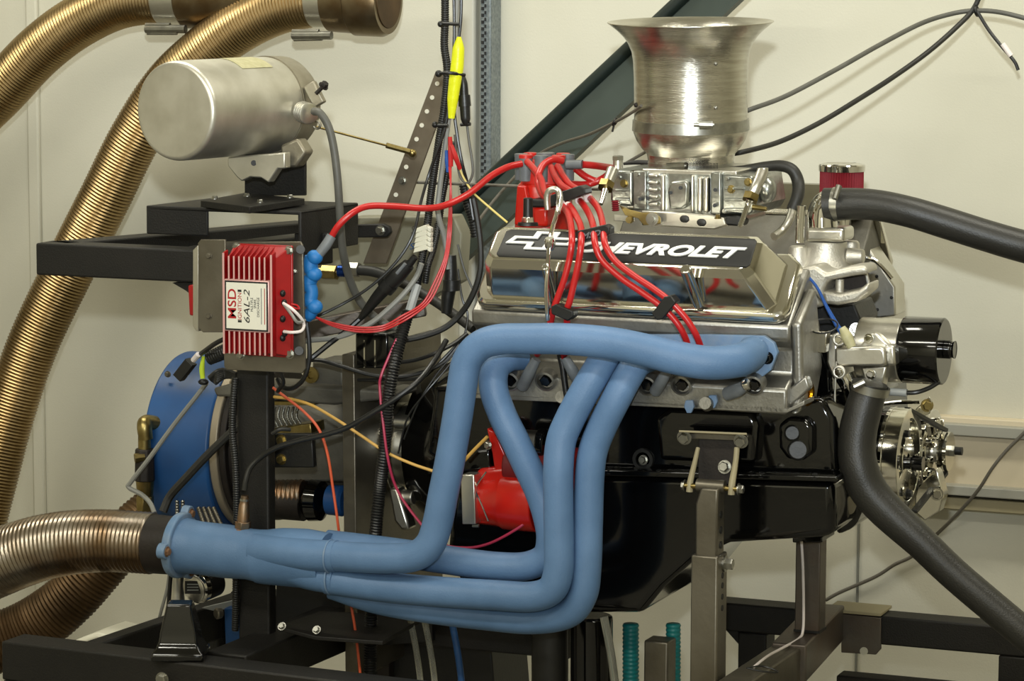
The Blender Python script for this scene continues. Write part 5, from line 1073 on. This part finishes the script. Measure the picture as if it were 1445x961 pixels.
G().tube([(322, 476, -.08), (305, 484, -.07), (288, 496, -.05), (275, 506, -.04)], 7, 10).make('lead', 'wire_black', t); G().beam((270, 510, -.03), (252, 533, -.03), .016, .016).make('plug', 'black_plastic', t, .001); G().tube([(280, 500, -.05), (273, 508, -.04)], 8).make('white_band', 'marker_white', t)
t = thing('capped_connector', 'fat black ribbed connector boot below the left edge of the red box', 'connector', (300, 505, .0))
G().ribs([(332, 488, -.03), (315, 497, -.03), (294, 506, -.03)], [20, 22, 20], 4, .08, 18).make('boot', 'black_plastic', t, ang=70)
G().tube([(287, 503, -.04), (285, 520, -.04), (286, 534, -.04)], [5, 8, 7]).make('lime_band', 'lime_tape', t); G().ball((287, 539, -.03), .007, 1.2, 1, .7).make('end_cap', 'soft_black', t)
t = thing('cable_tangle', 'tangle of short black cables under the steel mounting plate', 'cables', (310, 530, .05))
for i in range(6): G().tube([(295+i*2, 533+i*1.5, .03+.01*i), (306, 524+i*3, .03), (318, 522+i*2, .04), (334, 528+i, .03)], 6, 8).make('cable', 'rubber', t)
# ------------------------------------------------------------------ lower left pump
t = thing('fuel_pump', 'black cast pump on a square foot with silver end cap, below the blue collector', 'pump', (255, 925, .05))
fy = .0; q0z = p(3, 905, -.22).z
fo = at_z(255, 926, q0z)
rg = lambda hw, zz__: [fo + V((sx*hw*.94-sy*hw*.34, sy*hw*.94+sx*hw*.34, zz__)) for sx, sy in ((-1, -1), (1, -1), (1, 1), (-1, 1))]
k2 = R(1, fo)
G().loft([rg(37*k2, 0), rg(37*k2, 10*k2), rg(31*k2, 16*k2), rg(27*k2, 26*k2), rg(25*k2, 40*k2), rg(17*k2, 78*k2)]).make('foot_casting', 'gloss_black', t, .003, segs=3)
G().tube([(250, 850, fy+.03), (250, 832, fy+.03), (250, 812, fy+.03)], [22, 20, 20], 18).make('neck', 'satin_alu', t)
a = p(273, 831, .0); axp = V((-.25, -.95, -.1)).normalized()
G().lathe(a - axp*.05, axp, [(0, .012), (.002, .024), (.03, .025), (.036, .022)], 32).make('motor_body', 'soft_black', t, .001)
G().lathe(a - axp*.016, axp, [(0, .0255), (.010, .0255), (.014, .022)], 32).make('bezel', 'chrome', t, .001)
G().lathe(a, axp, [(-.004, .0225), (0, .022), (.001, .0205)], 32).make('end_cap', 'satin_alu', t)
o = p(261, 829, -.004)
G().plate([(261, 820), (283, 820), (283, 838), (261, 838)], -.005, .002).make('rating_plate', 'ink_black', t)
gg = G()
for i in range(3): gg.plate([(264, 824+i*4), (280, 824+i*4), (280, 825.4+i*4), (264, 825.4+i*4)], -.0055, .001)
gg.make('print_line', 'nylon', t)
one('black_rod', 'thin black rod standing beside the pump below the hose sleeve', 'rod', G().tube([(241, 812, -.03), (237, 860, -.03), (229, 932, -.03)], 6), 'wire_black')
t = thing('blue_bracket', 'dusty blue bracket with a round knob between pump and black post', 'bracket', (328, 915, .08))
G().plate([(316, 858), (342, 858), (342, 915), (318, 912)], .08, .02).make('bracket', 'dyno_blue', t, .002); G().lathe(p(312, 865, .07), (-.5, -.8, 0), [(0, .008), (.008, .009), (.010, .007)], 16).make('knob', 'post_grey', t)
G().plate([(284, 858), (338, 845), (338, 858), (300, 862)], .10, .01).make('arm', 'nylon', t, .001)
t = thing('black_side_plate', 'dark triangular steel plate behind the pump', 'plate', (290, 915, .15)); G().plate([(270, 870), (318, 850), (322, 912), (262, 925), (235, 905)], .16, .01).make('plate', 'gloss_black', t, .001)
one('ring_bolt', 'small brass ring lying in front of the pump on the base frame', 'ring', G().tor(p(180, 926, -.12), (0, -.3, 1), .010, .002, 24), 'brass')
# ------------------------------------------------------------------ below, behind where the tubes end
one('teal_hose', 'teal corrugated hose, left of the grey stand at the bottom edge', 'hose', G().ribs([(890, 880, .2), (890, 930, .2), (890, 1000, .2)], 24, 6, .12, 18), 'teal_hose', ang=70)
one('teal_hose', 'teal corrugated hose, right of the grey post at the bottom edge', 'hose', G().ribs([(950, 880, .2), (950, 930, .2), (950, 1000, .2)], 22, 6, .12, 18), 'teal_hose', ang=70)
one('lower_post', 'grey steel post between the two teal hoses at the bottom edge', 'post', G().box((p(908, 950, .15).x, .15, 0), (p(942, 950, .15).x, .19, p(925, 905, .15).z)), 'post_grey', bevel=.003)
one('black_canister', 'black cylinder at the bottom edge under the deepest part of the oil pan', 'canister', G().cyl((835, 1000, .12), (835, 868, .12), R(30, p(835, 950, .12)), seg=32), 'gloss_black', bevel=.004)
one('rubber_post', 'dark rubber column at the bottom edge left of the black canister', 'post', G().cyl((776, 1000, .12), (776, 870, .12), R(26, p(776, 950, .12)), seg=32), 'rubber')
for lab, x, m_, d_ in (('clear plastic hose, left of two at the bottom edge', 592, 'clear_hose', 9), ('clear plastic hose, right of two at the bottom edge', 612, 'clear_hose', 9), ('dark blue hose at the bottom edge beside the clear hoses', 650, 'dyno_blue', 10), ('silver hose at the bottom edge below the centre blue tubes', 866, 'clear_hose', 12)):
    one('thin_hose', lab, 'hose', G().tube([(x-14, 870, .06), (x-6, 910, .06), (x, 950, .06), (x+5, 1000, .06)], d_, 12), m_)
one('dark_cabinet', 'black lower cabinet behind the hoses at the bottom edge', 'cabinet', G().plate([(520, 880), (690, 880), (700, 1000), (520, 1000)], .3, .15), 'soft_black', bevel=.003)
